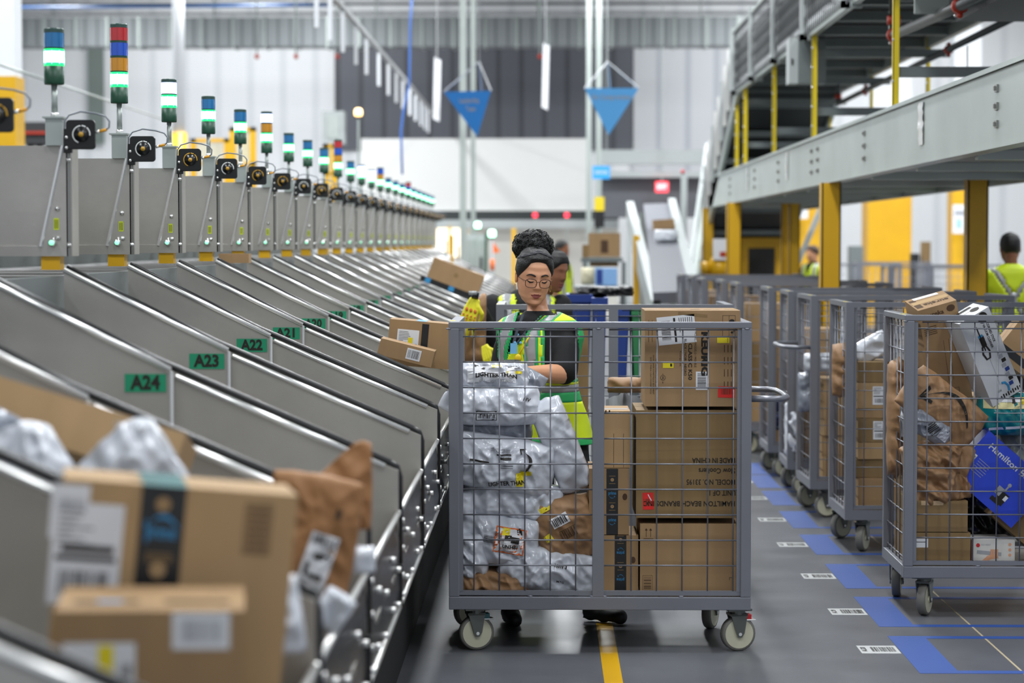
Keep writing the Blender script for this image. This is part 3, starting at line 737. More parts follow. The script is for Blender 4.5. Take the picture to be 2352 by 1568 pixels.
# ================================================================== CARTONS AND MAILERS
def face(f, W, D, H):
    c = {'F': ((0, -D / 2, H / 2), (1, 0, 0), (0, 0, 1)), 'T': ((0, 0, H), (1, 0, 0), (0, 1, 0)), 'L': ((-W / 2, 0, H / 2), (0, -1, 0), (0, 0, 1)), 'R': ((W / 2, 0, H / 2), (0, 1, 0), (0, 0, 1))}[f]
    return frame(*c)
def carton(label, ctr, size, rot=None, mat='kraft', group=None, seam='x', tape=None, cat='box', name='cardboard_box', deco=None, edge=.003):
    """ctr is the middle of the box"""
    W, D, H = size; rot = rot or Matrix.Identity(3)
    if not isinstance(rot, Matrix): rot = Matrix.Rotation(rot, 3, 'Y')
    rot = rot.to_3x3()
    loc = Vector(ctr) - rot @ Vector((0, 0, H / 2))
    t = thing(name, label, cat, loc, rot, group)
    # slightly bowed body
    mb = MB(); mb.box((-W / 2, -D / 2, 0), (W / 2, D / 2, H), mat)
    if seam == 'x': mb.box((-W / 2, -.0008, H - .0005), (W / 2, .0008, H + .0004), 'seam')
    elif seam == 'f': mb.box((-W / 2, -D / 2 - .0004, H / 2 - .0008), (W / 2, -D / 2, H / 2 + .0008), 'seam')
    F = {k: face(k, W, D, H) for k in 'FTLR'}
    ex = {}
    def part(n): return ex.setdefault(n, MB())
    if deco: deco(F, mb, part)
    mb.build('box_body', t, bevel=edge)
    for k, m_ in ex.items(): m_.build(k, t)
    return t
def ship_label(m, T, u, v, w, h, ang=0, yel=None, seed=1, lift=.0010):
    """white address label with printed lines and a barcode; the matrix code is left out"""
    c, s = cos(ang), sin(ang)
    def q(a, b): return u + a * c - b * s, v + a * s + b * c
    m.quad(T, u, v, w, h, 'paper_white', lift, ang)
    rg = random.Random(seed)
    for k in range(7):
        y = h * (.42 - k * .055); ww = w * rg.uniform(.2, .55); a, b = q(-w * .42 + ww / 2, y); m.quad(T, a, b, ww, h * .016, 'ink', lift + .0003, ang)
    a, b = q(0, -h * .04); m.quad(T, a, b, w * .86, h * .055, 'ink', lift + .0003, ang)
    a, b = q(0, -h * .28); m.bars(T, a, b, w * .7, h * .24, ang=ang, n=26, seed=seed, lift=lift + .0003)
    if yel: a, b = q(*yel[:2]); m.quad(T, a, b, yel[2], yel[3], 'yellow_sticker', lift + .0006, ang)
def barcode(m, T, u, v, w, h, ang=0, n=18, seed=2, lift=.0012):
    m.quad(T, u, v, w, h, 'paper_white', lift, ang); m.bars(T, u, v, w * .82, h * .72, ang=ang, n=n, seed=seed, lift=lift + .0004)
def smile(m, T, u, v, w, mat, ang=0, lift=.002, warp=None, thick=.10):
    N = 18; vs = []; c, s = cos(ang), sin(ang)
    def put(a, b):
        x, y = u + (a * c - b * s) * w, v + (a * s + b * c) * w
        vs.append(warp(x, y) if warp else (x, y, lift))
    for k in range(N + 1):
        f = k / N; x = -.5 + f * .92; y = -.30 * (1 - (2 * f - 1.05) ** 2) + .05; th = thick * sin(pi * min(1, f * 1.0 + .12)) * .5 + .008
        put(x, y - th); put(x, y + th * .6)
    m.poly(vs, [(2 * k, 2 * k + 2, 2 * k + 3, 2 * k + 1) for k in range(N)], mat, T)
    vs.clear()
    for a, b in ((.26, .09), (.50, .10), (.46, -.16), (.40, -.12), (.43, .04), (.27, .035)): put(a, b)
    m.poly(vs, [(0, 1, 4, 5), (1, 2, 3, 4)], mat, T)
def prime_tape(m, T, u, w, h0, h1, up=1, k0=0, teal=None):
    """black vertical tape with pictograms and the blue word"""
    m.quad(T, u, (h0 + h1) / 2, w, h1 - h0, 'tape_black', .0008)
    L = h1 - h0; per = w * 2.3; n = int(L / per) + 1; a = 0 if up > 0 else pi
    for k in range(n):
        y = h0 + per * (k + .55)
        if y > h1 - w * .2: break
        m.text('prime', w * .42, 'tape_blue', T, u, y, a, .01, .0016, width=w * .66)
        smile(m, T, u, y - up * w * .30, w * .5, 'tape_blue', a, .0016, thick=.09)
        yy = y + per * .5
        if yy < h1 - w * .3:
            m.lathe([(w * .15, .0014), (w * .15, .0016)], 'kraft', 14, T @ Matrix.Translation((u, yy, 0)))
            m.text('\u25b8' if k % 2 else '+', w * .2, 'tape_black', T, u, yy, a, .02, .0020)
            for j in (-1, 1): m.quad(T, u, yy + j * w * .32, w * .55, w * .045, 'kraft_dark', .0014)
def mailer(label, ctr, w, h, th, rot=0, mat='poly_white', seed=1, yaw=0, pitch=0, crumple=1.0, prints=None, group=None, name='poly_mailer', cat='package', bulge=.42, nx=56, nz=40, shape=None, rotm=None):
    rm = rotm or (Matrix.Rotation(yaw, 3, 'Z') @ Matrix.Rotation(rot, 3, 'Y') @ Matrix.Rotation(pitch, 3, 'X'))
    t = thing(name, label, cat, ctr, rm, group)
    of = Vector((seed * 7.3, seed * 3.1, seed * 1.7)); amp = .013 * crumple
    def surf(x, z, sgn=-1, extra=0):
        u = max(-1, min(1, 2 * x / w)); v = max(-1, min(1, 2 * z / h))
        p = max(0, (1 - abs(u) ** 2.6) * (1 - abs(v) ** 2.6)) ** bulge
        q = Vector((x * 7, z * 7, sgn * .8)) + of
        # creases run roughly along a slanted direction
        dq = Vector(((x * .8 + z * .6) * 26, (z * .8 - x * .6) * 7, sgn)) + of
        e1 = q * .9 + Vector((noise.noise(q * .8), noise.noise(q * .8 + Vector((5, 5, 5))), 0)) * .8
        cr = (1 - abs(noise.noise(dq)) * 3.4) * .8 + noise.noise(q * 1.2) * .9 + (1 - abs(noise.noise(e1 * 2.0)) * 4.0) * .75 + (1 - abs(noise.noise(q * 3.4 + Vector((7, 1, 3)))) * 3.5) * .3
        return Vector((x, sgn * (th / 2 * p + amp * cr * (.25 + .75 * p) + extra), z))
    vs = []; fs = []
    for sgn in (-1, 1):
        for j in range(nz + 1):
            for i in range(nx + 1):
                u = -1 + 2 * i / nx; v = -1 + 2 * j / nz
                e = Vector((u * 2, v * 2, 3)) + of
                k = 1 + .035 * crumple * noise.noise(e * 1.5)
                x = u * w / 2 * k * (1 - .05 * v * v); z = v * h / 2 * (1 + .05 * crumple * noise.noise(e * 1.3 + Vector((9, 0, 0)))) * (1 - .05 * u * u)
                if shape: x, z = shape(u, v, x, z)
                p = surf(x, z, sgn)
                if i in (0, nx) or j in (0, nz): p.y = .003 * noise.noise(e * 6) + .004 * noise.noise(e * 2)
                vs.append(p)
    S = (nx + 1) * (nz + 1)
    for sgn in (0, 1):
        for j in range(nz):
            for i in range(nx):
                a = sgn * S + j * (nx + 1) + i; q = (a, a + 1, a + nx + 2, a + nx + 1)
                fs.append(q if sgn == 0 else q[::-1])
    mb = MB(); mb.poly(vs, fs, mat); o = mb.build('bag_body', t, True)
    wd = o.modifiers.new('weld', 'WELD'); wd.merge_threshold = .0005
    if prints:
        pm = MB(); lb = MB()
        prints(pm, lb, lambda a, b: surf(a, b, -1, .0065), lambda a, b: surf(a, b, -1, .0040))
        if pm.v: pm.build('printing', t)
        if lb.v: lb.build('bag_label', t)
    return t
def wquad(m, warp, u, v, w, h, mat, ang=0, n=6):
    c, s = cos(ang), sin(ang); vs = []
    for j in range(n + 1):
        for i in range(n + 1):
            a = -w / 2 + w * i / n; b = -h / 2 + h * j / n; vs.append(warp(u + a * c - b * s, v + a * s + b * c))
    m.poly(vs, [(j * (n + 1) + i, j * (n + 1) + i + 1, (j + 1) * (n + 1) + i + 1, (j + 1) * (n + 1) + i) for j in range(n) for i in range(n)], mat)
def wbars(m, warp, u, v, w, h, ang=0, n=14, mat='ink', seed=3):
    rg = random.Random(seed); x = -w / 2; c, s = cos(ang), sin(ang)
    while x < w / 2:
        k = rg.choice((.5, 1, 1.5)) * w / n / 2; wquad(m, warp, u + x * c, v + x * s, k, h, mat, ang, 2); x += k * 1.0 + rg.choice((.6, 1.2)) * w / n / 2 + k * .3
IDT = Matrix.Identity(4)
def S(px, Y): return px * Y / F_PX
# ------------------------------------------------------------------ contents of the front cart: mailers
GM = 'white mailers piled in the front cart'
def pm_(label, px, py, wp, hp, Y, th, **k):
    if k.get('group') == 0: k['group'] = None
    else: k.setdefault('group', GM)
    return mailer(label, at(px, py, Y), S(wp, Y), S(hp, Y), th, **k)
def pr_top(p, l, wf, wl):
    wquad(l, wl, .0, .0, .2, .07, 'paper_white')
    p.text('LIGHTER THAN', .022, 'ink', IDT, .02, -.012, 0, .05, warp=lambda a, b: wf(a, b) - Vector((0, .006, 0)), width=.17); p.text('OUR LIGHTEST BOX', .013, 'paper_grey', IDT, .02, -.034, warp=wf, width=.14)
    wquad(p, wf, .02, .032, .035, .018, 'yellow_sticker', .1); wquad(p, wf, .095, .008, .06, .012, 'yellow_sticker', .1)
    for k in range(3): wquad(p, wf, .08 + k * .012, .038 - k * .006, .05, .003, 'ink', 0, 2)
    wquad(p, wf, -.05, .030, .05, .010, 'ink', -.4, 3)
pm_('crinkled white mailer with black print on top of the pile beside the scanner', 1130, 866, 170, 66, 9.02, .16, seed=1, crumple=1.3, prints=pr_top, pitch=-.25)
def pr_2(p, l, wf, wl):
    wquad(p, wf, -.035, -.035, .085, .040, 'ink', 0, 6); wquad(p, lambda a, b: wf(a, b) + Vector((0, -.001, 0)), -.035, -.035, .079, .034, 'poly_white'); wbars(p, lambda a, b: wf(a, b) + Vector((0, -.002, 0)), -.035, -.032, .07, .026)
    p.text('HV', .02, 'ink', IDT, .13, .03, -.3, .03, warp=wf, width=.03)
pm_('white mailer with one framed barcode, second from the top of the pile', 1138, 931, 205, 92, 8.97, .18, seed=2, crumple=1.0, prints=pr_2)
mailer('crumpled corner of a white mailer sticking out left through the front cart side', at(1036, 925, 8.99), .09, .08, .03, rot=.5, seed=31, mat='poly_white', crumple=.8, nx=12, nz=10)
pm_('plain grey-white mailer squashed flat between the barcode one and the arrow one', 1135, 990, 178, 62, 9.06, .2, seed=3, crumple=.7, mat='poly_grey')
pm_('small grey mailer lying behind the top of the pile at its right end', 1210, 880, 80, 70, 9.12, .10, seed=14, crumple=.8, rot=.5, mat='poly_grey')
def pr_4(p, l, wf, wl):
    smile(p, IDT, .075, .035, .10, 'ink', 1.9, warp=wf, thick=.16)
    p.text('LIGHTER THAN', .026, 'ink', IDT, .02, -.068, .22, .03, warp=wf, width=.15)
    wquad(p, wf, .07, -.045, .03, .055, 'yellow_sticker', .15); wquad(p, wf, .09, -.016, .045, .018, 'yellow_sticker', .15)
    wquad(p, wf, -.105, .005, .08, .008, 'ink', 0); wquad(p, wf, -.01, .045, .06, .006, 'ink', .15, 3); wquad(p, wf, .0, .032, .045, .009, 'ink', .15, 3)
    for k in range(4): wquad(p, wf, -.06 + k * .022, .062, .014, .014, 'paper_grey', .15, 2)
    for k in range(3): wquad(p, wf, .01, .012 - k * .009, .05, .002, 'ink', .15, 2)
pm_('large white mailer with black curved arrow and yellow strip in the middle of the pile', 1160, 1065, 230, 128, 8.95, .2, seed=4, crumple=1.0, rot=.16, prints=pr_4)
pm_('long streaky white mailer sloping up to the right under the arrow one', 1180, 1148, 235, 92, 9.0, .2, seed=5, crumple=1.1, rot=.10, prints=lambda p, l, wf, wl: p.text('PNA', .024, 'ink', IDT, .15, -.02, -.1, .03, warp=wf, width=.035))
pm_('tall narrow plain mailer leaning down to the right beside the pile', 1288, 1022, 82, 228, 8.97, .12, seed=6, crumple=.7, rot=-.38, nx=24, nz=34)
def pr_7(p, l, wf, wl):
    wquad(l, wl, .02, .01, .125, .105, 'orange', -.06, 10); wl2 = lambda a, b: wl(a, b) + Vector((0, -.0012, 0)); wquad(l, wl2, .02, .01, .115, .095, 'paper_white', -.06, 10)
    wquad(p, wf, .012, .022, .028, .022, 'ink', -.1, 3); wquad(p, wf, .042, .014, .034, .024, 'ink', -.1, 3); wquad(p, wf, .002, .046, .03, .03, 'yellow_sticker', -.08, 4)
    for k in range(3): wquad(p, wf, .05 + k * .007, .046 + (k == 1) * .007, .006, .02, 'ink', .2, 2)
    p.text('UN3481', .019, 'ink', IDT, .024, -.014, -.06, .04, warp=wf, width=.062)
    wbars(p, wf, -.065, .01, .03, .045, 1.5, 10); wquad(p, wf, .02, -.034, .08, .003, 'paper_grey', -.06, 3)
pm_('white mailer with UN3481 battery warning label low in the pile', 1160, 1240, 160, 118, 8.94, .15, seed=7, crumple=1.0, rot=.1, prints=pr_7)
pm_('thin plain mailer squeezed upright at the far left of the pile', 1070, 1180, 52, 110, 8.95, .1, seed=8, crumple=.8, rot=-.12, nx=16, nz=26)
pm_('crumpled shiny mailer balled up at the lower left of the pile', 1087, 1275, 74, 112, 8.93, .13, seed=9, crumple=1.9, nx=22, nz=28)
pm_('long plain mailer along the bottom right of the pile', 1256, 1308, 232, 104, 8.94, .16, seed=10, crumple=1.2, rot=.17, prints=lambda p, l, wf, wl: (wbars(p, wf, .05, .035, .05, .014, -.1, 8), p.text('MTG', .013, 'ink', IDT, .06, -.03, 0, .02, warp=wf, width=.03)))
def pr_11(p, l, wf, wl):
    wquad(l, wl, -.01, .045, .075, .045, 'paper_white', .3, 6); wbars(p, wf, -.01, .045, .062, .034, .3, 12); wbars(p, wf, .015, -.012, .07, .034, .3, 10, 'ink_brown')
    for a in (-1, 1): wquad(p, wf, .015 - a * .0, -.012 + a * .020, .078, .0025, 'ink_brown', .3, 4)
    wquad(p, wf, -.07, -.02, .032, .03, 'yellow_sticker', .4, 4); wquad(p, wf, -.062, .10, .05, .02, 'yellow_sticker', .3, 4)
mailer('brown padded paper mailer with white barcode label at the right of the pile', at(1296, 1212, 8.97), S(140, 9), S(150, 9), .15, rot=-.2, mat='kraft_paper', seed=11, crumple=.9, prints=pr_11, name='paper_mailer')
mailer('brown paper mailer lying flat at the bottom left of the front cart', at(1130, 1336, 8.96), S(190, 9), S(62, 9), .22, rot=.05, mat='kraft_paper', seed=12, crumple=1.0, name='paper_mailer')
mailer('dark shadowed brown mailer behind the pile at the bottom of the front cart', at(1225, 1330, 9.12), S(250, 9), S(90, 9), .2, mat='kraft_paper', seed=13, crumple=.8, name='paper_mailer')
mailer('plain mailer behind the thin left ones, middle of the pile', at(1110, 1160, 9.15), S(150, 9), S(260, 9), .25, mat='poly_grey', seed=15, crumple=.8, group=GM)
# ------------------------------------------------------------------ cartons of the front cart
YF = 8.91
def fbox(label, x0, y0, x1, y1, Yf, D, **k):
    a = at(x0, y1, Yf); b = at(x1, y0, Yf)
    return carton(label, ((a.x + b.x) / 2, Yf + D / 2, (a.z + b.z) / 2), (b.x - a.x, D, b.z - a.z), **k)
s_ = YF / F_PX
def on(T0, W, H, x0, y0, k=None):
    """pixel inside the front face measured from its top left, in metres from the middle"""
    return lambda px, py: ((px - x0) * (k or s_) - W / 2, H / 2 - (py - y0) * (k or s_))
def d_coffee(F, b, part):
    W = (1701 - 1481) * s_; H = (933 - 713) * s_; q = on(F['F'], W, H, 1481, 713); T = F['F']; a = -pi / 2
    def tx(s, px, py, size, width, bold=.02, ang=a): u, v = q(px, py); b.text(s, size, 'ink', T, u, v, ang, bold, .0014, width=width)
    tx('KEURIG', 1618, 812, .038, .18, .05); tx('CLASSIC K50', 1585, 830, .022, .15, .02); tx('BLACK / NOIR / NEGRO', 1574, 820, .014, .15, .01); tx('MODEL / MODELO / MODELE', 1597, 802, .012, .145, 0); tx('Keurig.com', 1563, 823, .009, .06, 0)
    tx('FOR HOUSEHOLD USE ONLY', 1507, 860, .008, .13, 0); tx('POUR USAGE DOMESTIQUE SEULEMENT', 1501, 860, .008, .16, 0); tx('SOLO PARA USO DOMESTICO', 1495, 862, .008, .15, 0)
    u, v = q(1523, 867); b.lathe([(.0105, .001), (.0105, .0014)], 'ink', 18, T @ Matrix.Translation((u, v, 0))); b.lathe([(.0088, .0012), (.0088, .0017)], 'kraft', 18, T @ Matrix.Translation((u, v, 0))); b.text('UL', .011, 'ink', T, u, v, a, .03, .0022)
    tx('c', 1523, 859, .007, .004); tx('us', 1523, 878, .007, .007)
    for j in range(3):
        for k in range(4):
            u, v = q(1664 + j * 8, 800 + k * 28); b.quad(T, u, v, .003, .03, 'ink_brown', .001)
    for j in range(2): u, v = q(1490 + j * 8, 760); b.quad(T, u, v, .0016, .09, 'ink', .001)
    u, v = q(1674, 748)
    for dx, dy, ww, hh in ((-.026, 0, .0012, .085), (.026, 0, .0012, .085), (0, .0425, .053, .0012), (0, -.0425, .053, .0012), (0, 0, .0012, .085)): b.quad(T, u + dx, v + dy, ww, hh, 'ink', .001)
    b.lathe([(.011, .001), (.011, .0013)], 'ink', 14, T @ Matrix.Translation((u + .012, v + .02, 0)) @ Matrix.Diagonal((1, .7, 1, 1))); b.quad(T, u + .012, v + .008, .0015, .02, 'ink', .0012); b.quad(T, u + .012, v - .026, .008, .008, 'ink', .0012, .785)
    L = part('shipping_label'); u, v = q(1554, 757); ship_label(L, T, u, v, .115, .155, a + .1, seed=4)
    L = part('barcode_sticker'); u, v = q(1612, 874); barcode(L, T, u, v, .075, .048, a, 22); L = part('yellow_sticker'); u, v = q(1535, 838); L.quad(T, u, v, .044, .024, 'yellow_sticker', .0014); L.quad(T, u + .012, v, .008, .012, 'ink', .0018)
    L = part('yellow_tag'); u, v = q(1661, 781); L.quad(T, u, v, .050, .022, 'yellow_sticker', .0014); L.quad(T, u + .018, v, .0015, .018, 'ink', .0018)
    L = part('red_sticker'); u, v = q(1669, 900); L.quad(T, u, v, .070, .046, 'red_sticker', .0014, -.03); L.bars(T, u, v + .003, .045, .026, 'ink_brown', 0, 14, .0018)
    # top print and clear tape
    T = F['T']
    for k, (x, ww) in enumerate(((-.05, .03), (-.02, .02), (.02, .04), (.07, .03), (.11, .02))): b.quad(T, x, -.02, ww, .05, 'ink_brown' if k == 2 else 'kraft_dark', .0008)
    P = part('clear_tape'); P.quad(T, -W / 2 + .03, 0, .06, .06, 'tape_clear', .0006); P.quad(T, W / 2 - .025, 0, .05, .06, 'tape_clear', .0006); P.quad(F['F'], -.0, H / 2 - .016, .12, .012, 'kraft_dark', .001, -.1)
fbox('tall brown coffee maker carton with red sticker on top of the cart stack', 1481, 713, 1701, 933, YF, .36, deco=d_coffee, mat='kraft')
def d_slow(F, b, part):
    W = (1702 - 1461) * s_; H = (1189 - 940) * s_; q = on(0, W, H, 1461, 940); T = F['F']
    for s, xr, py, wd in (('MADE IN CHINA', 1689, 1055, 99), ('Slow Cookers', 1689, 1079, 84), ('MODEL NO. 33195', 1689, 1105, 112), ('UNIT OF 1', 1689, 1130, 60), ('HAMILTON BEACH BRANDS INC', 1689, 1155, 210)):
        u, v = q(xr - wd / 2, py); b.text(s, .030, 'ink', T, u, v, pi, .015, .0014, width=wd * s_)
    L = part('sticker'); u, v = q(1489, 1150); L.quad(T, u, v, .044, .07, 'red_sticker', .0014, .03); L.quad(T, u + .006, v + .015, .004, .03, 'paper_white', .002, .5); L.bars(T, u - .004, v - .005, .03, .03, 'ink_brown', 0, 8, .0018)
    for k in range(2): b.quad(T, 0, .06 - k * .17, W, .004, 'kraft_dark', .0005, .02)
fbox('largest brown slow cooker carton with upside-down black print in the cart', 1461, 942, 1702, 1189, YF, .42, deco=d_slow, mat='kraft_dark')
def d_bot(F, b, part):
    W = (1702 - 1470) * s_; H = (1364 - 1203) * s_; q = on(0, W, H, 1470, 1203); T = F['F']
    for x in (1484, 1494):
        u, v = q(x, 1224); b.quad(T, u, v, .002, .03, 'ink_brown', .001); b.poly([(u - .006, v + .012, .001), (u + .006, v + .012, .001), (u, v + .022, .001)], [(0, 1, 2)], 'ink_brown', T)
    u, v = q(1489, 1236); b.quad(T, u, v, .04, .002, 'ink_brown', .001); u, v = q(1487, 1342); b.quad(T, u, v, .040, .074, 'ink_brown', .0008); b.quad(T, u, v, .037, .071, 'kraft', .0011); b.bars(T, u, v, .06, .03, 'ink_brown', pi / 2, 14, .0014)
    u, v = q(1680, 1326); b.quad(T, u, v, .014, .0015, 'ink', .001); b.quad(T, u - .007, v - .005, .0015, .011, 'ink', .001)
fbox('plain brown carton with arrows at the bottom of the cart stack', 1470, 1203, 1702, 1364, YF, .42, deco=d_bot, mat='kraft')
def d_tall(F, b, part):
    T = F['F']
    for x in (-.012, .028): b.quad(T, x, -.045, .0015, .14, 'ink', .001)
    P = part('clear_tape'); P.quad(F['T'], 0, -.03, .10, .05, 'paper_grey', .0007)
    b.quad(T, -.045, .115, .006, .012, 'ink', .001); b.quad(T, -.03, .115, .006, .012, 'ink', .001)
fbox('narrow upright brown carton left of the slow cooker carton', 1385, 944, 1448, 1074, YF + .03, .3, deco=d_tall, mat='kraft_light')
def d_prime(u, up=1):
    def f(F, b, part):
        H = F['F'].translation.z * 2
        prime_tape(part('branded_tape'), F['F'], u, .048, -H / 2, H / 2, up); part('branded_tape').quad(F['T'], u, 0, .048, .25, 'tape_black', .0008)
        b.lathe([(.014, .001), (.014, .0013)], 'ink_brown', 16, F['F'] @ Matrix.Translation((u + .052, .02, 0)) @ Matrix.Diagonal((.7, 1, 1, 1)))
    return f
fbox('brown carton with upright black tape, upper of two behind the cart middle post', 1353, 1076, 1445, 1227, YF + .02, .3, deco=d_prime(.013), mat='kraft')
fbox('brown carton with upside-down black tape, lower of two behind the cart middle post', 1380, 1229, 1466, 1364, YF + .02, .3, deco=d_prime(.004, -1), mat='kraft')
# ------------------------------------------------------------------ big blurred cartons on the nearest chute
YN = 3.60; kn = YN / F_PX
def d_big(F, b, part):
    T = F['F']; W, H = .388, .43
    def q(px, py):     # photo pixel on the tilted front face
        dx = (px - 392) * kn; dz = -(py - 1412) * kn; a = R(5.8); return dx * cos(a) - dz * sin(a), dx * sin(a) + dz * cos(a)
    P = part('branded_tape'); u, v = q(372, 1215); u2, v2 = q(358, 1400)
    P.quad(T, u, 0, .074, H, 'tape_black', .0008)
    c1 = q(366, 1153); P.lathe([(.0125, .0012), (.0125, .0016)], 'kraft_light', 16, T @ Matrix.Translation((u, c1[1], 0))); c2 = q(355, 1305); P.lathe([(.0135, .0012), (.0135, .0016)], 'kraft_light', 16, T @ Matrix.Translation((u, c2[1], 0)))
    c3 = q(360, 1210); P.text('prime', .032, 'tape_blue', T, u, c3[1] - .006, 0, .02, .0016, width=.05); smile(P, T, u, c3[1] + .006, .056, 'tape_blue', pi, .0016, thick=.16)
    for k in range(3): P.quad(T, u, c3[1] - .042 - k * .006, .045, .003, 'kraft_dark', .0014)
    P.quad(F['T'], u, 0, .074, .24, 'tape_teal', .0008)
    L = part('shipping_label'); a, c = q(200, 1265); ship_label(L, T, a, c, .115, .17, R(0), seed=9, lift=.0011); a, c = q(165, 1165); L.quad(T, a, c, .062, .09, 'paper_white', .0009); L.bars(T, a + .003, c + .012, .045, .02, 'paper_grey', 0, 16, .002); a, c = q(205, 1252); L.quad(T, a, c, .085, .012, 'ink', .0022)
    a, c = q(595, 1218); b.quad(T, a, c, .046, .085, 'ink_brown', .0008); b.quad(T, a, c, .043, .081, 'kraft', .0010)
    for k in range(13): b.quad(T, a, c + (k - 6) * .006, .036, .003 if k % 2 else .0015, 'ink_brown', .0013)
    b.quad(F['T'], -.06, -.02, .05, .02, 'kraft_dark', .0008)
rot = Matrix.Rotation(R(5.8), 3, 'Y') @ Matrix.Rotation(R(12.5), 3, 'Z') @ Matrix.Rotation(R(-2), 3, 'X')
c = at(392, 1412, YN)
carton('big brown carton with black and blue tape and white label, nearest in the left corner', c + rot @ Vector((0, .10, 0)), (.388, .20, .43), rot, 'kraft_light', deco=d_big, edge=.004)
def d_small(F, b, part):
    T = F['F']; kk = 3.32 / F_PX
    def q(px, py): return (px - 338) * kk, -(py - 1505) * kk
    L = part('shipping_label'); a, c = q(455, 1442); L.quad(T, a, c, .088, .058, 'paper_white', .0009); L.bars(T, a, c, .062, .034, 'paper_grey', 0, 22, .0013)
    a, c = q(222, 1520); L.quad(T, a, c, .11, .068, 'paper_white', .0009); L.quad(T, a + .01, c + .006, .024, .048, 'yellow_sticker', .0014); L.bars(T, a + .04, c - .01, .018, .022, 'ink', 0, 6, .0013); L.quad(T, a - .025, c - .012, .04, .004, 'ink', .0013)
    P = part('branded_tape'); P.quad(F['T'], 0, -.01, .29, .045, 'kraft_light', .0007); P.quad(F['T'], -.07, -.03, .1, .02, 'tape_black', .0010); P.quad(F['T'], .07, -.03, .1, .02, 'tape_black', .0010); P.quad(F['T'], -.065, -.03, .04, .02, 'tape_blue', .0013)
c = at(338, 1505, 3.32)
carton('smaller brown carton with barcode label and yellow strip in front of the big one', c + Vector((-.01, .10, 0)), (.288, .20, .146), Matrix.Rotation(R(1.0), 3, 'Y') @ Matrix.Rotation(R(8), 3, 'Z') @ Matrix.Rotation(R(2), 3, 'X'), 'kraft', deco=d_small, edge=.004)
# behind the nearest divider
YL = 4.45
c = at(190, 950, YL)
def d_long(F, b, part):
    part('clear_tape').quad(F['T'], .05, -.02, .09, .07, 'paper_grey', .0008, -.2); b.quad(F['T'], -.09, .05, .05, .012, 'ink_brown', .0008)
carton('long pale brown carton lying down the slope behind the white mailers', at(165, 990, 4.62), (.50, .26, .105), Matrix.Rotation(R(17), 3, 'Y') @ Matrix.Rotation(R(-14), 3, 'X'), 'kraft_light', deco=d_long)
poly('poly_near', '#d0d4dc', 5, .35)
def dome(u, v, x, z): return (x * (1 - .34 * max(0, v + .3) ** 1.5), z - .03 * (abs(u) ** 2) * (v + 1))
mailer('puffy white mailer at the left edge below the long pale carton', at(75, 1055, 4.30), .27, .15, .16, rot=.25, shape=dome, mat='poly_near', seed=21, crumple=1.3, pitch=-.3)
mailer('grey-white corner of a mailer at the far left edge', at(20, 985, 4.42), .12, .06, .05, rot=.5, mat='poly_grey', seed=22, crumple=1.2, pitch=-.3)
mailer('rounded bright white mailer standing up behind the big taped carton', at(318, 1062, 4.25), .24, .18, .14, rot=.12, shape=dome, mat='poly_near', seed=23, crumple=.9, pitch=-.2,
       prints=lambda p, l, wf, wl: p.text('LR WRAP', .018, 'paper_grey', IDT, -.01, .062, -.05, .02, warp=wf, width=.07))
def pr_env(p, l, wf, wl):
    wquad(l, wl, .025, -.05, .06, .13, 'paper_white', -.18, 6)
    wquad(p, wf, .035, -.035, .035, .012, 'ink', -.18, 3); wquad(p, wf, .025, -.075, .03, .009, 'ink', -.18, 3); wquad(p, wf, .005, -.06, .008, .03, 'ink', -.18, 2); wbars(p, wf, .035, -.0, .045, .02, -.18, 8)
    wquad(p, wf, .055, .06, .014, .02, 'ink_brown', -.2, 2)
mailer('orange-brown padded envelope with white label standing right of the big carton', at(712, 1232, 4.55), .20, .27, .05, rot=.16, mat='kraft_orange', seed=24, crumple=.5, prints=pr_env, name='paper_mailer', bulge=.35)
def tri(u, v, x, z): return (x * (1 - (v + 1) * .42) + .045 * (v + 1), z)
mailer('folded orange-brown envelope flap pointing up behind the labelled envelope', at(735, 1112, 4.72), .24, .20, .05, rot=.05, mat='kraft_orange', seed=25, crumple=.5, name='paper_mailer', bulge=.35, shape=tri)
mailer('small white mailer tucked at the lip of the chute below the envelope', at(828, 1285, 4.6), .065, .06, .04, mat='poly_near', seed=26, crumple=1.0, nx=12, nz=10)
mailer('white plastic wrapper bent over the divider beside the big carton', at(765, 1400, 4.3), .07, .08, .04, rot=.6, mat='poly_near', seed=27, crumple=1.6, nx=14, nz=12)
mailer('white mailer peeking out low between the big carton and the dark divider end', at(655, 1410, 3.72), .06, .14, .05, rot=-.15, mat='poly_near', seed=28, crumple=1.2, nx=14, nz=18)
# ------------------------------------------------------------------ parcels on the far chutes
def d_mid(F, b, part):
    L = part('shipping_label'); ship_label(L, F['F'], -.055, .0, .10, .125, 0, (.012, .005, .022, .044), seed=5)
    P = part('branded_tape'); P.quad(F['F'], .022, 0, .032, .19, 'tape_black', .0008); P.quad(F['T'], .0, 0, .045, .2, 'tape_blue', .0008)
carton('brown carton with white label and yellow strip standing left of the front cart', at(966, 788, 10.1), (.29, .2, .21), R(5), 'kraft', deco=d_mid)
carton('small brown carton with barcode lying in front of the labelled one on the chute', at(935, 808, 9.85), (.25, .16, .075), R(14), 'kraft', deco=lambda F, b, part: barcode(part('shipping_label'), F['F'], .035, 0, .065, .05, 0))
def d_far(F, b, part):
    P = part('branded_tape'); P.quad(F['F'], 0, -.085, .52, .045, 'tape_black', .0008)
    for k in range(3): P.quad(F['F'], -.2 + k * .2, -.085, .045, .04, 'tape_blue', .0012)
    b.lathe([(.02, .001), (.02, .0013)], 'kraft_dark', 14, F['F'] @ Matrix.Translation((.0, .03, 0)))
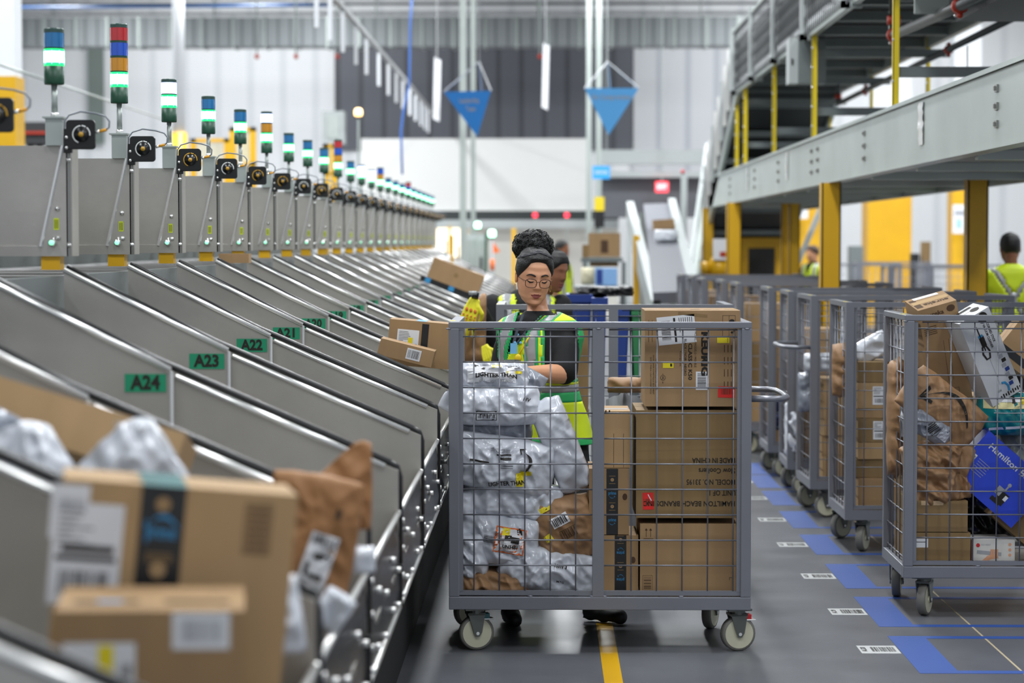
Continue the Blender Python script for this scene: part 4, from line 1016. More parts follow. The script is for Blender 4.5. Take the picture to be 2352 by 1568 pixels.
carton('long brown carton tilted on the far chutes, black tape along its lower edge', at(1046, 640, 17.5), (.43, .22, .21), R(20.5), 'kraft', deco=d_far)
mailer('tiny white mailer peeking from under the tilted far carton', at(978, 645, 18.2), .07, .06, .03, mat='poly_near', seed=29, nx=8, nz=8)
carton('dark brown parcel barely seen in the gap under the fourth steel hood', at(540, 593, 11.6), (.16, .1, .05), 0, 'kraft', name='parcel', cat='parcel')
# ================================================================== STEEL STRUCTURE ON THE RIGHT
def atX(px, py, X):
    d = ray(px, py); return CAM + d * (X / d.x)
XB, ZB0, ZB1 = 2.2, 2.137, 2.514
t = thing('steel_beam', 'long pale galvanised beam with bolts running away on yellow posts, upper right', 'beam', (XB, 9.2, ZB0))
LB = 30.4 - 9.2; HB = ZB1 - ZB0
MB().box((0, 0, 0), (.010, LB, HB), 'galv').build('web', t)
MB().box((-.018, 0, HB), (.09, LB, HB + .012), 'galv').box((-.018, 0, HB - .012), (-.012, LB, HB), 'galv').build('top_flange', t)
MB().box((-.010, 0, -.010), (.09, LB, 0), 'galv').build('bottom_flange', t)
for px, n in ((2283, 3), (1982, 3), (1876, 3), (1862, 3), (1786, 3), (1732, 3), (1676, 3)):
    Y = XB * F_PX / (px - 1250)
    for k in range(n):
        o = MB().box((-.010, -.030, -.018), (0, .030, .018), 'steel_dark').box((-.02, -.01, -.01), (-.01, .01, .01), 'steel_dark').build('bolt', t); o.location = (0, Y - 9.2, HB * (.28 + .23 * k))
for px in (2112, 1806, 1716):
    Y = XB * F_PX / (px - 1250); mb = MB(); vs = []
    for j in range(13):
        for i in range(4): vs.append((-.008 - .012 * noise.noise(Vector((j * .9, i * 1.1, px))), (i - 1.5) * .045, HB * (.92 - .055 * j)))
    mb.poly(vs, [(j * 4 + i, j * 4 + i + 1, j * 4 + i + 5, j * 4 + i + 4) for j in range(12) for i in range(3)], 'steel_bright')
    o = mb.build('foil_strip', t, True); o.location = (0, Y - 9.2, 0)
t = thing('mezzanine_deck', 'grey underside of the conveyor deck beside the galvanised beam', 'deck', (XB + .1, 9.2, ZB0 + .02))
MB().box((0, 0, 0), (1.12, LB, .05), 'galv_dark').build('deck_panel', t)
for k in range(12):
    o = MB().box((0, -.04, -.05), (1.12, .04, 0), 'galv').build('cross_member', t); o.location = (0, .6 + k * 1.85, 0)
MB().box((1.12, 0, -.06), (1.16, LB, .12), 'galv').build('side_channel', t)
def ypost(px, wpx, Y, z1, label, X=None):
    wd = wpx * Y / F_PX; x = X if X is not None else at(px, 600, Y).x
    o = thing('yellow_post', label, 'post', (x, Y, 0), group='yellow posts carrying the deck')
    MB().box((-wd / 2, -wd / 2, .012), (wd / 2, -wd / 2 + .012, z1), 'yellow_paint').box((-wd / 2, -wd / 2, .012), (-wd / 2 + .012, wd / 2, z1), 'yellow_paint').box((wd / 2 - .012, -wd / 2, .012), (wd / 2, wd / 2, z1), 'yellow_paint').build('post_shaft', o)
    MB().box((-wd * .8, -wd * .8, 0), (wd * .8, wd * .8, .012), 'yellow_paint').build('foot_plate', o)
    for a in (-1, 1): q = MB().cyl((0, 0, 0), (0, 0, .02), .012, 'steel_bright', 8).build('bolt', o); q.location = (a * wd * .6, -wd * .7, .012)
ypost(1906, 44, 16.9, ZB0 - .01, 'wide yellow post under the beam, standing among the parked carts')
ypost(2241, 47, 16.3, ZB0 + .02, 'wide yellow post at the right, beside the man in the lime top')
ypost(1685, 32, 25.3, ZB0 - .01, 'yellow post, second from the far end of the beam')
ypost(1626, 25, 29.3, ZB0 - .01, 'yellow post at the far end of the beam')
ypost(1803, 17, 26.0, ZB0 + .02, 'narrow pale side of a yellow post pair behind the motor'); ypost(1824, 24, 25.0, ZB0 + .02, 'yellow post right of its narrow neighbour, under the deck')
def thin(px, X, wpx, z1, label):
    Y = X * F_PX / (px - 1250); wd = wpx * Y / F_PX / 2
    o = thing('yellow_upright', label, 'upright', (X + .03, Y, ZB1 + .012), group='thin yellow uprights above the beam'); h = z1 - ZB1 - .012
    MB().box((-wd, -wd, 0), (wd, -wd + .006, h), 'yellow_bright').box((-wd, -wd, 0), (-wd + .006, wd, h), 'yellow_bright').build('angle_bar', o)
    if wpx > 6:
        for k in range(5): q = MB().ball((0, 0, 0), .009, 'steel_bright', 6).build('bolt', o); q.location = (-wd, -wd, h * (.12 + .19 * k))
U = [(2348, XB, 13, 3.9, 'thin yellow upright at the right edge of the frame'), (2040, XB, 14, 3.9, 'thin yellow upright, the tallest, left of the dark pipe'), (1858, XB, 11, 3.37, 'thin yellow upright in front of the hanging control box'),
     (1768, XB, 9, 3.37, 'thin yellow upright left of the control box'), (1703, XB, 9, 3.37, 'thin yellow upright, right one of the far close pair'), (1684, XB, 8, 3.3, 'thin yellow upright, left one of the far close pair'),
     (2117, 3.33, 9, 3.6, 'thin yellow upright behind the long dark pipe'), (1990, 3.33, 7, 3.5, 'thin yellow upright below the left red coupling'), (1897, 3.33, 5, 3.3, 'very thin far yellow upright under the pipe end')]
for u_ in U: thin(*u_)
# upper conveyor seen from below
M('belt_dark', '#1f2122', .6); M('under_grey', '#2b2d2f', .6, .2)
ZC = 3.37
t = thing('overhead_conveyor', 'dark conveyor seen from below above the yellow uprights, upper right', 'conveyor', (XB, 9.5, ZC))
MB().box((0, 0, 0), (.05, 15.5, .10), 'galv').box((1.15, 0, 0), (1.2, 15.5, .10), 'galv').build('side_frame', t)
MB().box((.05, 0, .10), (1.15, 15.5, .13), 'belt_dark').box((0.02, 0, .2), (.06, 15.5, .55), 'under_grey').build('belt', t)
for k in range(14):
    o = MB().box((.05, -.035, .02), (1.15, .035, .09), 'galv_dark').build('cross_bar', t); o.location = (0, .7 + k * 1.15, 0)
a = Vector((0, 15.5, 0)); b = Vector((0, 20.6, -1.75))
mb = MB(); mb.prism([(0, 0), (0, 0)], 0, 0, 'galv') if 0 else None
def slab(mb, x0, x1, z0, z1, m): mb.poly([(x0, a.y, a.z + z0), (x1, a.y, a.z + z0), (x1, b.y, b.z + z0), (x0, b.y, b.z + z0), (x0, a.y, a.z + z1), (x1, a.y, a.z + z1), (x1, b.y, b.z + z1), (x0, b.y, b.z + z1)],
    [(3, 2, 1, 0), (4, 5, 6, 7), (0, 1, 5, 4), (1, 2, 6, 5), (2, 3, 7, 6), (3, 0, 4, 7)], m)
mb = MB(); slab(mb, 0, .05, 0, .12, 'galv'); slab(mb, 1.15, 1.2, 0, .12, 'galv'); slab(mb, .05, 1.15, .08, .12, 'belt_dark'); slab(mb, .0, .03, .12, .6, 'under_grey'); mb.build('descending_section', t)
for k in range(6):
    p = a.lerp(b, (k + .5) / 6); o = MB().box((.05, -.04, 0), (1.15, .04, .07), 'galv_dark').build('cross_bar', t); o.location = p
for k, Y in enumerate((13.9, 18.1, 21.2, 24.3)):
    for z in (2.72, 3.2):
        o = MB().box((0, 0, 0), (1.13, .05, .065), 'galv_dark').build('cross_tube', t); o.location = (.03, Y - 9.5 + .05, z - ZC)
# guard of pale uprights and mesh
t = thing('mesh_guard', 'pale framed wire mesh guard along the edge of the overhead conveyor', 'guard', (XB - .04, 15.0, ZC))
for px in (2050, 1948, 1852, 1783, 1731, 1690):
    Y = XB * F_PX / (px - 1250); o = MB().box((-.03, -.03, -.02), (.03, .03, .74), 'pale_paint').box((-.03, -.03, -.02), (.12, .03, .03), 'pale_paint').build('guard_upright', t); o.location = (0, Y - 15, 0)
mb = MB()
for k in range(86): y = -1 + k * .13; mb.cyl((0, y, .0), (0, y + .35, .70), .004, 'pipe_dark', 3); mb.cyl((0, y + .35, .0), (0, y, .70), .004, 'pipe_dark', 3)
mb.box((-.01, -1, .68), (.01, 10.4, .71), 'galv'); tag(mb.build('mesh_infill', t), kind='stuff')
mb = MB()
for k in range(10):
    f0 = k / 10; p = Vector((0, 10.3 + 4.6 * f0, -1.55 * f0)); mb.box((p.x - .02, p.y - .02, p.z), (p.x + .02, p.y + .02, p.z + .72), 'pale_paint' if k % 3 == 0 else 'steel_bright')
tag(mb.build('descending_guard', t), kind='stuff')
# pipes
def coupling(mb, c, ax, r):
    c = Vector(c); ax = Vector(ax).normalized(); mb.cyl(c - ax * r * .9, c + ax * r * .9, r * 1.45, 'couple_red', 12)
    for s in (-1, 1):
        q = c + Vector((0, 0, s * r * 1.7)); mb.cyl(q - ax * r * .5, q + ax * r * .5, r * .5, 'couple_red', 8); mb.ball(q + Vector((-r * .8, 0, 0)), r * .28, 'steel_bright', 6)
def pipe(label, p0, p1, r, cps, drop=None):
    t = thing('sprinkler_pipe', label, 'pipe', p0); d = Vector(p1) - Vector(p0)
    MB().cyl((0, 0, 0), d, r, 'pipe_dark', 14).build('pipe_run', t, True)
    for f in cps: mb = MB(); coupling(mb, (0, 0, 0), d, r); o = mb.build('coupling', t, True); o.location = d * f
    if drop: mb = MB(); mb.cyl((0, 0, 0), (0, 0, drop), r, 'pipe_dark', 14); mb.build('riser', t, True); mb = MB(); coupling(mb, (0, 0, 0), (0, 0, 1), r); o = mb.build('coupling', t, True); o.location = (0, 0, r * 3)
pipe('thick dark sprinkler pipe with red couplings, nearest at the top right', atX(2053, 80, 2.45), atX(2330, -42, 2.45), .034, (0, .62), 1.2)
pipe('longer thin dark pipe with red couplings behind the thick one', atX(1925, 238, 3.2), atX(2330, 40, 3.2), .026, (.23, .73), .35)
a = atX(2222, 105, 3.2); b = atX(2222, 170, 3.2)
tag(MB().cyl(a, b, .006, 'paper_white', 5).build('pull_cord'), 'thin pale cord hanging from the right red pipe coupling', 'cord')
a = at(1812, 192, 18.6); b = at(1897, 88, 18.6)
t = thing('control_box', 'pale grey control cabinet hanging under the overhead conveyor', 'control box', (a.x, 18.6, a.z))
MB().box((.08, 0, 0), (b.x - a.x, .22, b.z - a.z), 'galv_dark').build('cabinet', t, bevel=.004); MB().box((.0, .0, .0), (.08, .22, b.z - a.z), 'pale_paint').build('door', t, bevel=.004); MB().box((.02, -.01, .16), (.035, 0, .21), 'black').build('latch', t)
MB().cyl((.15, .1, b.z - a.z), (.15, .1, 3.4 - a.z), .015, 'galv', 8).build('hanger', t)
a = at(2100, 32, 13.6); b = at(2182, -20, 13.6)
tag(MB().box((a.x, 13.6, a.z), (b.x, 13.62, b.z), 'galv').box((a.x + .1, 13.6, b.z), (a.x + .13, 13.62, 3.9), 'galv').build('junction_plate', bevel=.004), 'pale galvanised plate with a bolt at the top edge right of the tall yellow upright', 'plate')
a = at(2195, 50, 14.2)
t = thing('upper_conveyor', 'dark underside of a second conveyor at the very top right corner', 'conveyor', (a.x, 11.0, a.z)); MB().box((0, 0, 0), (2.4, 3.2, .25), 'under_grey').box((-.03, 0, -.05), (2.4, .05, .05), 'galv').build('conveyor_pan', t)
MB().box((.6, 1, .25), (.66, 1.06, 8.35 - a.z), 'galv').build('hanger', t)
# yellow lower frame, motors and machinery below the far end
def bx(px0, py0, px1, py1, Y, D, m, name, label, cat, floor=False, extra=None):
    a = at(px0, py1, Y); b = at(px1, py0, Y); mb = MB(); mb.box((0, 0, 0), (b.x - a.x, D, b.z - (0 if floor else a.z)), m)
    if extra: extra(mb, b.x - a.x, b.z - (0 if floor else a.z))
    o = mb.build(name); o.location = (a.x, Y, 0 if floor else a.z); return tag(o, label, cat)
t = thing('yellow_stand', 'low yellow steel stand with a crossbar between the far posts', 'stand', (at(1702, 560, 29.9).x, 29.9, 0))
wd = S(92, 31); zt = at(1702, 546, 31).z
MB().box((0, 0, zt - .14), (wd, .1, zt), 'yellow_paint').build('crossbar', t)
for x in (0, wd - .1): MB().box((x, 0, 0), (x + .1, .1, zt - .14), 'yellow_paint').build('leg', t)
t = thing('belt_motor', 'yellow drive motor with white label between the two far posts', 'motor', at(1655, 615, 27))
mb = MB(); mb.cyl((-.12, 0, .0), (.1, 0, 0), .13, 'yellow_paint', 16); mb.cyl((-.24, 0, 0), (-.12, 0, 0), .08, 'yellow_paint', 12); mb.build('housing', t, True); MB().box((-.1, -.14, .1), (.1, -.08, .36), 'paper_white').box((-.02, -.15, .14), (.06, -.14, .2), 'couple_red').build('control_head', t)
MB().box((-.05, -.05, -1.35), (.05, .05, -.12), 'yellow_paint').build('bracket', t)
t = thing('conveyor_support', 'dark sloping end of the descending conveyor behind the yellow posts', 'conveyor', (at(1640, 600, 30.5).x, 30.5, 0))
MB().box((0, 0, .5), (S(160, 30.5), .6, 2.0), 'belt_dark').build('belt_return', t); mb = MB(); mb.tube([(1.0, -.1, 1.0), (1.5, -.1, 2.2)], .05, 'pale_paint', 4); mb.tube([(.0, -.1, 0), (.35, -.1, 1.6)], .04, 'galv', 4); mb.build('brace', t)
bx(2188, 470, 2220, 536, 42.3, .04, 'paper_white', 'wall_poster', 'white poster with pale blue figure on the yellow wrapped column', 'poster', extra=lambda m, w, h: m.box((w * .3, -.01, h * .2), (w * .6, 0, h * .5), M('pale_blue', '#8cc0e0', .6)).box((w * .15, -.01, h * .65), (w * .85, 0, h * .8), 'paper_grey'))
bx(1838, 478, 1856, 502, 43.8, .08, 'paper_white', 'wall_box', 'small white box on the yellow sleeve behind the mezzanine', 'box')
bx(1952, 565, 1983, 597, 40, .3, 'galv_dark', 'grey_bin', 'grey bin standing far back left of the wide yellow column', 'bin', True)
bx(2118, 555, 2138, 590, 38, .2, 'kraft_dark', 'brown_parcel', 'small brown parcel standing far back right of the wide yellow column', 'parcel', True)
bx(2094, 582, 2112, 592, 38, .2, 'black', 'black_case', 'small black case far back beside the brown parcel', 'case', True)
# incline conveyor in the middle
t = thing('incline_conveyor', 'grey belt conveyor sloping down towards the viewer in the middle distance', 'conveyor', (0, 0, 0))
tl, tr, bl, br = at(1478, 468, 31), at(1545, 466, 31), at(1500, 672, 22.5), at(1592, 668, 22.5)
mb = MB(); mb.poly([tl, tr, br, bl] + [p - Vector((0, 0, .12)) for p in (tl, tr, br, bl)], [(3, 2, 1, 0), (4, 5, 6, 7), (0, 1, 5, 4), (1, 2, 6, 5), (2, 3, 7, 6), (3, 0, 4, 7)], M('belt_grey', '#5c5e66', .6)); mb.build('belt', t)
L0, L1, R0, R1 = at(1447, 462, 31), at(1507, 690, 22.5), at(1543, 455, 31), at(1594, 655, 22.5)
for p, q in ((L0, L1), (R0, R1)):
    n = Vector((.05, 0, 0)); mb = MB(); mb.poly([p - n, p + n, q + n, q - n] + [v - Vector((0, 0, .35)) for v in (p - n, p + n, q + n, q - n)], [(3, 2, 1, 0), (4, 5, 6, 7), (0, 1, 5, 4), (1, 2, 6, 5), (2, 3, 7, 6), (3, 0, 4, 7)], 'pale_paint'); mb.build('side_rail', t)
for p in (bl, br, tl, tr): q = MB().box((-.05, -.05, -p.z + .0), (.05, .05, -.12), 'galv').build('leg', t); q.location = p
M('dim_box', '#9d7a55', .8)
nb = (tr - tl).cross(bl - tl).normalized(); nb = nb if nb.z > 0 else -nb
def on_belt(px, py, up): d = ray(px, py); k = (tl - CAM).dot(nb) / d.dot(nb); return CAM + d * k + nb * up
c = on_belt(1524, 528, .07); carton('small brown carton riding on the incline conveyor above the white bag', c + Vector((0, 0, .0)), (.27, .2, .13), R(-4), 'kraft')
mailer('white bag riding on the incline conveyor below the small carton', on_belt(1530, 556, .08), .29, .15, .14, seed=41, mat='poly_near', nx=14, nz=10)
for k, (x, y0, y1) in enumerate(((1443, 470, 540), (1565, 395, 560), (1572, 400, 650))):
    post(x, y0, 1200, 7, 33 - k, 'machine_upright', ['thin grey upright left of the incline conveyor top', 'thin grey upright with red cap right of the incline conveyor', 'second thin grey upright right of the incline conveyor'][k], 'upright', 'pale_paint')
post(1460, 540, 1200, 14, 27, 'machine_upright', 'yellow painted upright at the left side of the incline conveyor', 'upright', 'yellow_paint')
lampball(1568, 394, 4, 31.5, 'red_plastic', 'stack_beacon', 'small unlit dark red beacon right of the exit sign', 0)
bx(1366, 452, 1388, 484, 33, .3, 'yellow_bright', 'yellow_drum', 'yellow winch body at the right end of the white enclosure', 'machine', extra=lambda m, w, h: m.box((0, 0, -.25), (w, .3, 0), 'black').box((.02, .1, -2.6), (.08, .16, -.25), 'galv'))
# stair and frame silhouettes between conveyor and beam
t = thing('steel_staircase', 'grey steel staircase rising right of the incline conveyor', 'staircase', (at(1575, 600, 34).x, 34, 0))
mb = MB()
for k in range(11): mb.box((.05 + k * .05, k * .22, .25 + k * .22), (.75 + k * .05, k * .22 + .24, .29 + k * .22), 'galv_dark')
mb.build('tread', t)
for x in (0, .75): MB().tube([(x, 0, .9), (x + .5, 2.4, 3.3)], .03, 'pale_paint', 6).tube([(x, 0, 0), (x, 0, .9)], .03, 'pale_paint', 6).tube([(x, -.02, .1), (x + .5, 2.4, 2.5)], .06, 'galv', 4).build('handrail', t)
MB().box((.35, 2.4, 0), (.42, 2.5, 2.45), 'galv').build('leg', t)
# left of the women: cabinet, flag and posts
def cab(m, w, h): m.box((.02, -.01, h * .1), (w - .02, 0, h * .95), 'galv'); m.box((w * .7, -.03, h * .7), (w * .8, -.01, h * .8), 'black')
bx(1072, 538, 1116, 700, 34.5, .4, 'pale_paint', 'electrical_cabinet', 'pale grey electrical cabinet left of the slim green beacon post', 'cabinet', True, cab)
post(1117, 535, 1100, 6, 34.2, 'dark_post', 'thin dark green post beside the electrical cabinet', 'post', 'tower_green')
post(1131, 552, 1100, 11, 33.4, 'grey_post', 'pale grey post under the lower green beacon', 'post', 'pale_paint')
t = thing('orange_flag', 'small orange pennant flag above an orange sleeve right of the grey post', 'flag', at(1134, 600, 33.2))
p = [at(x, y, 33.2) - Vector(t.location) for x, y in ((1132, 554), (1149, 578), (1133, 582))]
MB().poly(p + [v + Vector((0, .01, 0)) for v in p], [(0, 1, 2), (5, 4, 3), (0, 3, 4, 1), (1, 4, 5, 2), (2, 5, 3, 0)], 'orange').build('pennant', t)
q0, q1, q2 = (at(1131, y, 33.2) - Vector(t.location) for y in (595, 620, 552)); MB().cyl(q1, q0, .035, 'orange', 8).build('sleeve', t, True); MB().cyl((q1.x, 0, -1.37), q2, .012, 'paper_white', 6).build('flag_stick', t)
for k, (x, w_, m_) in enumerate(((1039, 7, 'yellow_paint'), (1026, 5, 'pale_paint'), (1052, 5, 'kraft_dark'))):
    post(x, 540 + k * 12, 1100, w_, 30 + k, 'guard_post', ['short yellow post in front of the bright doorway', 'thin grey post left of the bright doorway post', 'thin brown post right of the bright doorway post'][k], 'post', m_)
# ------------------------------------------------------------------ goods behind the women
t = None
def tote(px0, py0, px1, Y, m, label, h=.75):
    a = at(px0, py0, Y); b = at(px1, py0, Y); w_ = b.x - a.x
    t = thing('plastic_tote', label, 'tote', (a.x + w_ / 2, Y, 0)); z = a.z
    MB().prism([(-w_ / 2 + .02, z - h), (w_ / 2 - .02, z - h), (w_ / 2, z), (-w_ / 2, z)], 0, .45, m).build('tote_body', t, bevel=.01)
    MB().box((-w_ / 2 - .01, -.015, z - .05), (w_ / 2 + .01, .465, z), m).build('rim', t)
    MB().box((-w_ / 2 + .01, .03, 0), (w_ / 2 - .01, .42, z - h), 'galv_dark').build('dolly', t)
    return z
z1 = tote(1305, 676, 1358, 14.2, 'blue_tote', 'blue plastic tote left of the cart middle post behind the women')
tote(1363, 684, 1393, 14.0, 'blue_tote', 'narrow blue plastic tote right of the cart middle post behind the women')
tote(1408, 706, 1446, 12.9, 'blue_tote', 'blue plastic tote standing lower, left of the green one', .5)
tote(1450, 704, 1476, 12.9, M('green_tote', '#2f7a4c', .5), 'green plastic tote half hidden by the tall printed carton', .5)
mailer('long black plastic sheet heaped over the blue totes', at(1392, 668, 14.45), .36, .07, .3, seed=51, mat='black', nx=30, nz=14, crumple=2.5)
post(1360, 664, 1200, 9, 14.9, 'grey_post', 'pale post between the two blue totes', 'post', 'pale_paint')
mailer('brown paper bag lying on top of a grey sack seen through the front cart', at(1436, 884, 10.2), .17, .075, .12, seed=52, mat='kraft_paper', nx=16, nz=10, name='paper_bag')
mailer('grey sack under the brown paper bag seen through the front cart', at(1438, 1138, 10.25), .2, .955, .2, seed=53, mat=M('sack_grey', '#77797d', .7), nx=16, nz=10, name='sack')
fbox('tall narrow brown carton standing behind the lime hem of the near woman', 1326, 745, 1352, 960, 11.6, .2, mat='kraft_dark')
# stack far behind: big carton on a rack, small ones
fbox('large brown carton with dark print on the far rack behind the women', 1352, 535, 1425, 590, 27, .4, mat='kraft', deco=lambda F, b, p: b.quad(F['F'], 0, -.02, .09, .16, 'ink_brown', .002))
fbox('small dark brown carton left of the large far one', 1338, 562, 1352, 602, 27.1, .3, mat='kraft_dark')
t = thing('goods_rack', 'grey rack holding the far cartons behind the women', 'rack', (at(1350, 600, 26.8).x, 26.8, 0))
zz = at(1350, 592, 26.8).z; MB().box((-.08, 0, zz - .05), (S(80, 26.8), .6, zz), 'galv_dark').build('shelf', t)
for x in (-.06, S(78, 26.8)): MB().box((x, 0, 0), (x + .05, .05, zz - .05), 'galv_dark').build('post', t)
fbox('brown carton on the lower level of the far rack', 1356, 598, 1398, 612, 26.9, .4, mat='kraft')
fbox('second brown carton beside it on the lower level of the far rack', 1400, 598, 1420, 612, 26.9, .4, mat='kraft')
fbox('pale blue printed carton under the far rack', 1368, 616, 1418, 655, 25, .4, mat=M('pale_blue_box', '#7fa8d8', .6), deco=lambda F, b, p: b.quad(F['F'], -.08, 0, .07, .17, 'blue_tote', .002))
t = thing('work_table', 'grey work table under the pale blue carton far behind the women', 'table', (at(1380, 655, 25).x, 24.7, 0)); zz = at(1380, 656, 25).z
MB().box((-.3, -.1, zz - .05), (.3, .8, zz - .002), 'galv_dark').build('table_top', t)
for x in (-.28, .24):
    for y in (-.08, .74): MB().box((x, y, 0), (x + .04, y + .04, zz - .05), 'galv_dark').build('leg', t)
mailer('pale yellow sack left of the pale blue carton under the far rack', at(1350, 634, 24.8), .16, .2, .15, seed=54, mat=M('sack_pale', '#c9c3a8', .7), nx=12, nz=12, name='sack')
# ------------------------------------------------------------------ goods in the right-hand cart
KG = 'goods in the right-hand cart'
c0 = 1.95e-3
def d_eureka(F, b, part):
    T = F['T']; b.text('eureka', .045, 'ink_brown', T, .015, -.035, pi, .02, .0014, width=.12); part('clear_tape').quad(T, .0, .01, .17, .04, 'tape_clear', .0008); part('shipping_label').quad(T, .0, .065, .12, .028, 'paper_white', .0012)
    b.quad(T, -.07, .0, .03, .12, 'ink_brown', .0006)
    T = F['F']; b.text('eureka', .03, 'ink_brown', T, -.02, .255, 0, .02, .0014, width=.09); b.lathe([(.02, .001), (.02, .0014)], 'ink_brown', 16, T @ Matrix.Translation((.06, .262, 0)) @ Matrix.Diagonal((1, .8, 1, 1)))
    for k in range(5): b.quad(T, -.05, .20 - k * .009, .06, .003, 'ink_brown', .001)
    for dx in (-.012, .012): b.quad(T, .01 + dx, .02, .0015, .2, 'ink_brown', .001, -.03)
    b.quad(T, .022, -.12, .03, .0015, 'ink_brown', .001); b.quad(T, .008, -.2, .0015, .16, 'ink_brown', .001); b.quad(T, .036, -.2, .0015, .16, 'ink_brown', .001)
rr = Matrix.Rotation(R(-13), 3, 'Y') @ Matrix.Rotation(R(16), 3, 'X') @ Matrix.Rotation(R(8), 3, 'Z')
carton('tall brown vacuum carton sticking up out of the right-hand cart, printed on its top', at(2160, 825, 10.0), (.185, .17, .58), rr, 'kraft', deco=d_eureka)
def d_vac(F, b, part):
    T = F['F']; b.text('CORDED STICK', .016, 'ink', T, .045, .105, -pi / 2 + .0, .02, .0014, width=.10); b.text('VACUUM CLEANER', .016, 'ink', T, .025, .095, -pi / 2, .02, .0014, width=.12)
    b.cyl((-.012, .16, .001), (-.012, .04, .001), .003, 'ink', 6, T=T); b.tube([(-.022, .06, .002), (-.030, .03, .002), (-.022, .0, .002), (-.004, .0, .002), (.006, .03, .002), (-.002, .06, .002)], .005, 'ink', 6, closed=True, T=T, flat=.3)
    b.quad(T, -.008, .085, .026, .05, 'ink', .0012); b.quad(T, -.010, .112, .024, .012, 'tape_blue', .0016); b.quad(T, -.008, -.07, .0016, .14, 'paper_grey', .0012)
    b.tube([(-.0, -.135, .002), (.016, -.14, .002), (.026, -.16, .002), (.022, -.185, .002)], .006, 'tape_blue', 6, T=T, flat=.3); b.text('6M', .016, 'paper_grey', T, -.022, -.165, 0, .02, .0014)
    for k, m_ in enumerate(('paper_grey', 'ink', 'paper_grey', 'blue_tote', 'paper_grey', 'ink', 'blue_tote')): b.quad(T, .045 + (k % 2) * .008, -.02 - k * .023, .022, .018, m_, .0014)
    for k in range(9): b.quad(T, -.025 + k * .013, -.196, .007, .012 + .008 * (k % 2), 'ink', .0014)
    b.lathe([(.026, .001), (.026, .0014)], 'ink', 20, T @ Matrix.Translation((.035, .185, 0))); b.lathe([(.022, .001), (.022, .0012)], 'ink', 20, F['T'] @ Matrix.Translation((.04, -.01, 0)))
    b.quad(F['T'], 0, .04, .1, .02, 'ink', .001)
rr = Matrix.Rotation(R(-25), 3, 'Y') @ Matrix.Rotation(R(14), 3, 'X') @ Matrix.Rotation(R(16), 3, 'Z')
carton('white and grey stick vacuum carton leaning in the right-hand cart', at(2258, 815, 9.88), (.165, .13, .43), rr, M('box_white', '#c6c8cc', .5), deco=d_vac)
mailer('large brown paper mailer with black curved arrow in the right-hand cart', at(2163, 938, 9.80), .40, .22, .16, rot=R(38), seed=61, mat='kraft_paper', crumple=.8, name='paper_mailer', prints=lambda p, l, wf, wl: smile(p, IDT, .0, .01, .26, 'ink', pi + .05, warp=lambda a, b: wf(a, b), thick=.075))
def pr_teal(p, l, wf, wl):
    wquad(l, wl, -.03, .055, .2, .05, M('cream', '#d8cf9a', .5), 0, 8); wquad(p, wf, -.03, .07, .15, .02, 'paper_white', 0, 6); wquad(p, wf, .0, .07, .015, .03, 'ink', 0, 3); wquad(p, wf, .05, .065, .03, .03, 'yellow_sticker', 0, 3)
    wquad(p, wf, .0, -.055, .22, .012, 'paper_white', .08, 8); wbars(p, wf, .07, .0, .03, .04, 0, 8); wquad(p, wf, -.02, .012, .14, .004, 'paper_grey', 0, 5)
mailer('glossy teal bag with cream top label in the right-hand cart', at(2318, 950, 9.95), .30, .20, .2, seed=62, mat=M('teal_bag', '#10787e', .22), crumple=.8, prints=pr_teal, name='teal_bag')
mailer('silver-grey mailer with barcode below the big paper mailer', at(2138, 982, 9.76), .20, .11, .09, rot=R(30), seed=63, mat='poly_grey', crumple=1.0, prints=lambda p, l, wf, wl: (wbars(p, wf, .0, .0, .055, .05, -.4, 9), wquad(l, wl, .06, .0, .05, .05, 'poly_white', -.1, 4)))
mailer('crumpled brown paper bag in the lower left of the right-hand cart', at(2150, 1085, 9.82), .28, .30, .16, rot=R(-14), seed=64, mat='kraft_paper', crumple=2.2, name='paper_bag')
mailer('narrow brown paper strip hanging down beside the blue carton', at(2196, 1090, 9.78), .10, .30, .05, rot=R(20), seed=65, mat='kraft_paper', crumple=.9, name='paper_mailer', nx=16, nz=26)
mailer('brown paper bag pressed against the side mesh of the right-hand cart', at(2062, 960, 10.1), .10, .55, .2, seed=66, mat='kraft_paper', crumple=1.6, name='paper_bag', nx=14, nz=34)
mailer('shiny crumpled film behind the left post of the right-hand cart', at(2082, 965, 9.9), .06, .16, .06, seed=67, mat='poly_white', crumple=1.8, nx=12, nz=20)
mailer('black plastic bag in the shadow behind the blue carton', at(2255, 1150, 10.15), .36, .34, .2, seed=68, mat='black_satin', crumple=1.4, name='plastic_bag')
mailer('grey translucent bag above the blue carton at the right edge', at(2340, 1030, 10.05), .2, .2, .16, seed=69, mat=M('bag_smoke', '#7e827c', .3), crumple=1.2, name='plastic_bag')
def d_blue(F, b, part):
    T = F['F']; b.text('Hamilton Beach', .040, 'poly_white', T, .005, .085, 0, .02, .0014, width=.285)
    for k in range(6): b.quad(T, -.10, .01 - k * .012, .07 - .006 * (k % 3), .0025, 'paper_grey', .001)
    L = part('sticker'); barcode(L, T, -.163, -.01, .03, .05, 0, 9)
    b.quad(T, .06, -.06, .045, .06, 'ink', .0012); b.quad(T, .03, -.04, .03, .04, 'paper_grey', .0014); b.quad(T, .075, -.05, .016, .024, 'paper_white', .0016); b.quad(T, .045, -.085, .05, .02, 'ink', .0014); b.quad(T, .05, -.012, .008, .03, 'paper_grey', .0014); b.lathe([(.009, .001), (.009, .0014)], 'paper_grey', 12, T @ Matrix.Translation((.05, .008, 0)))
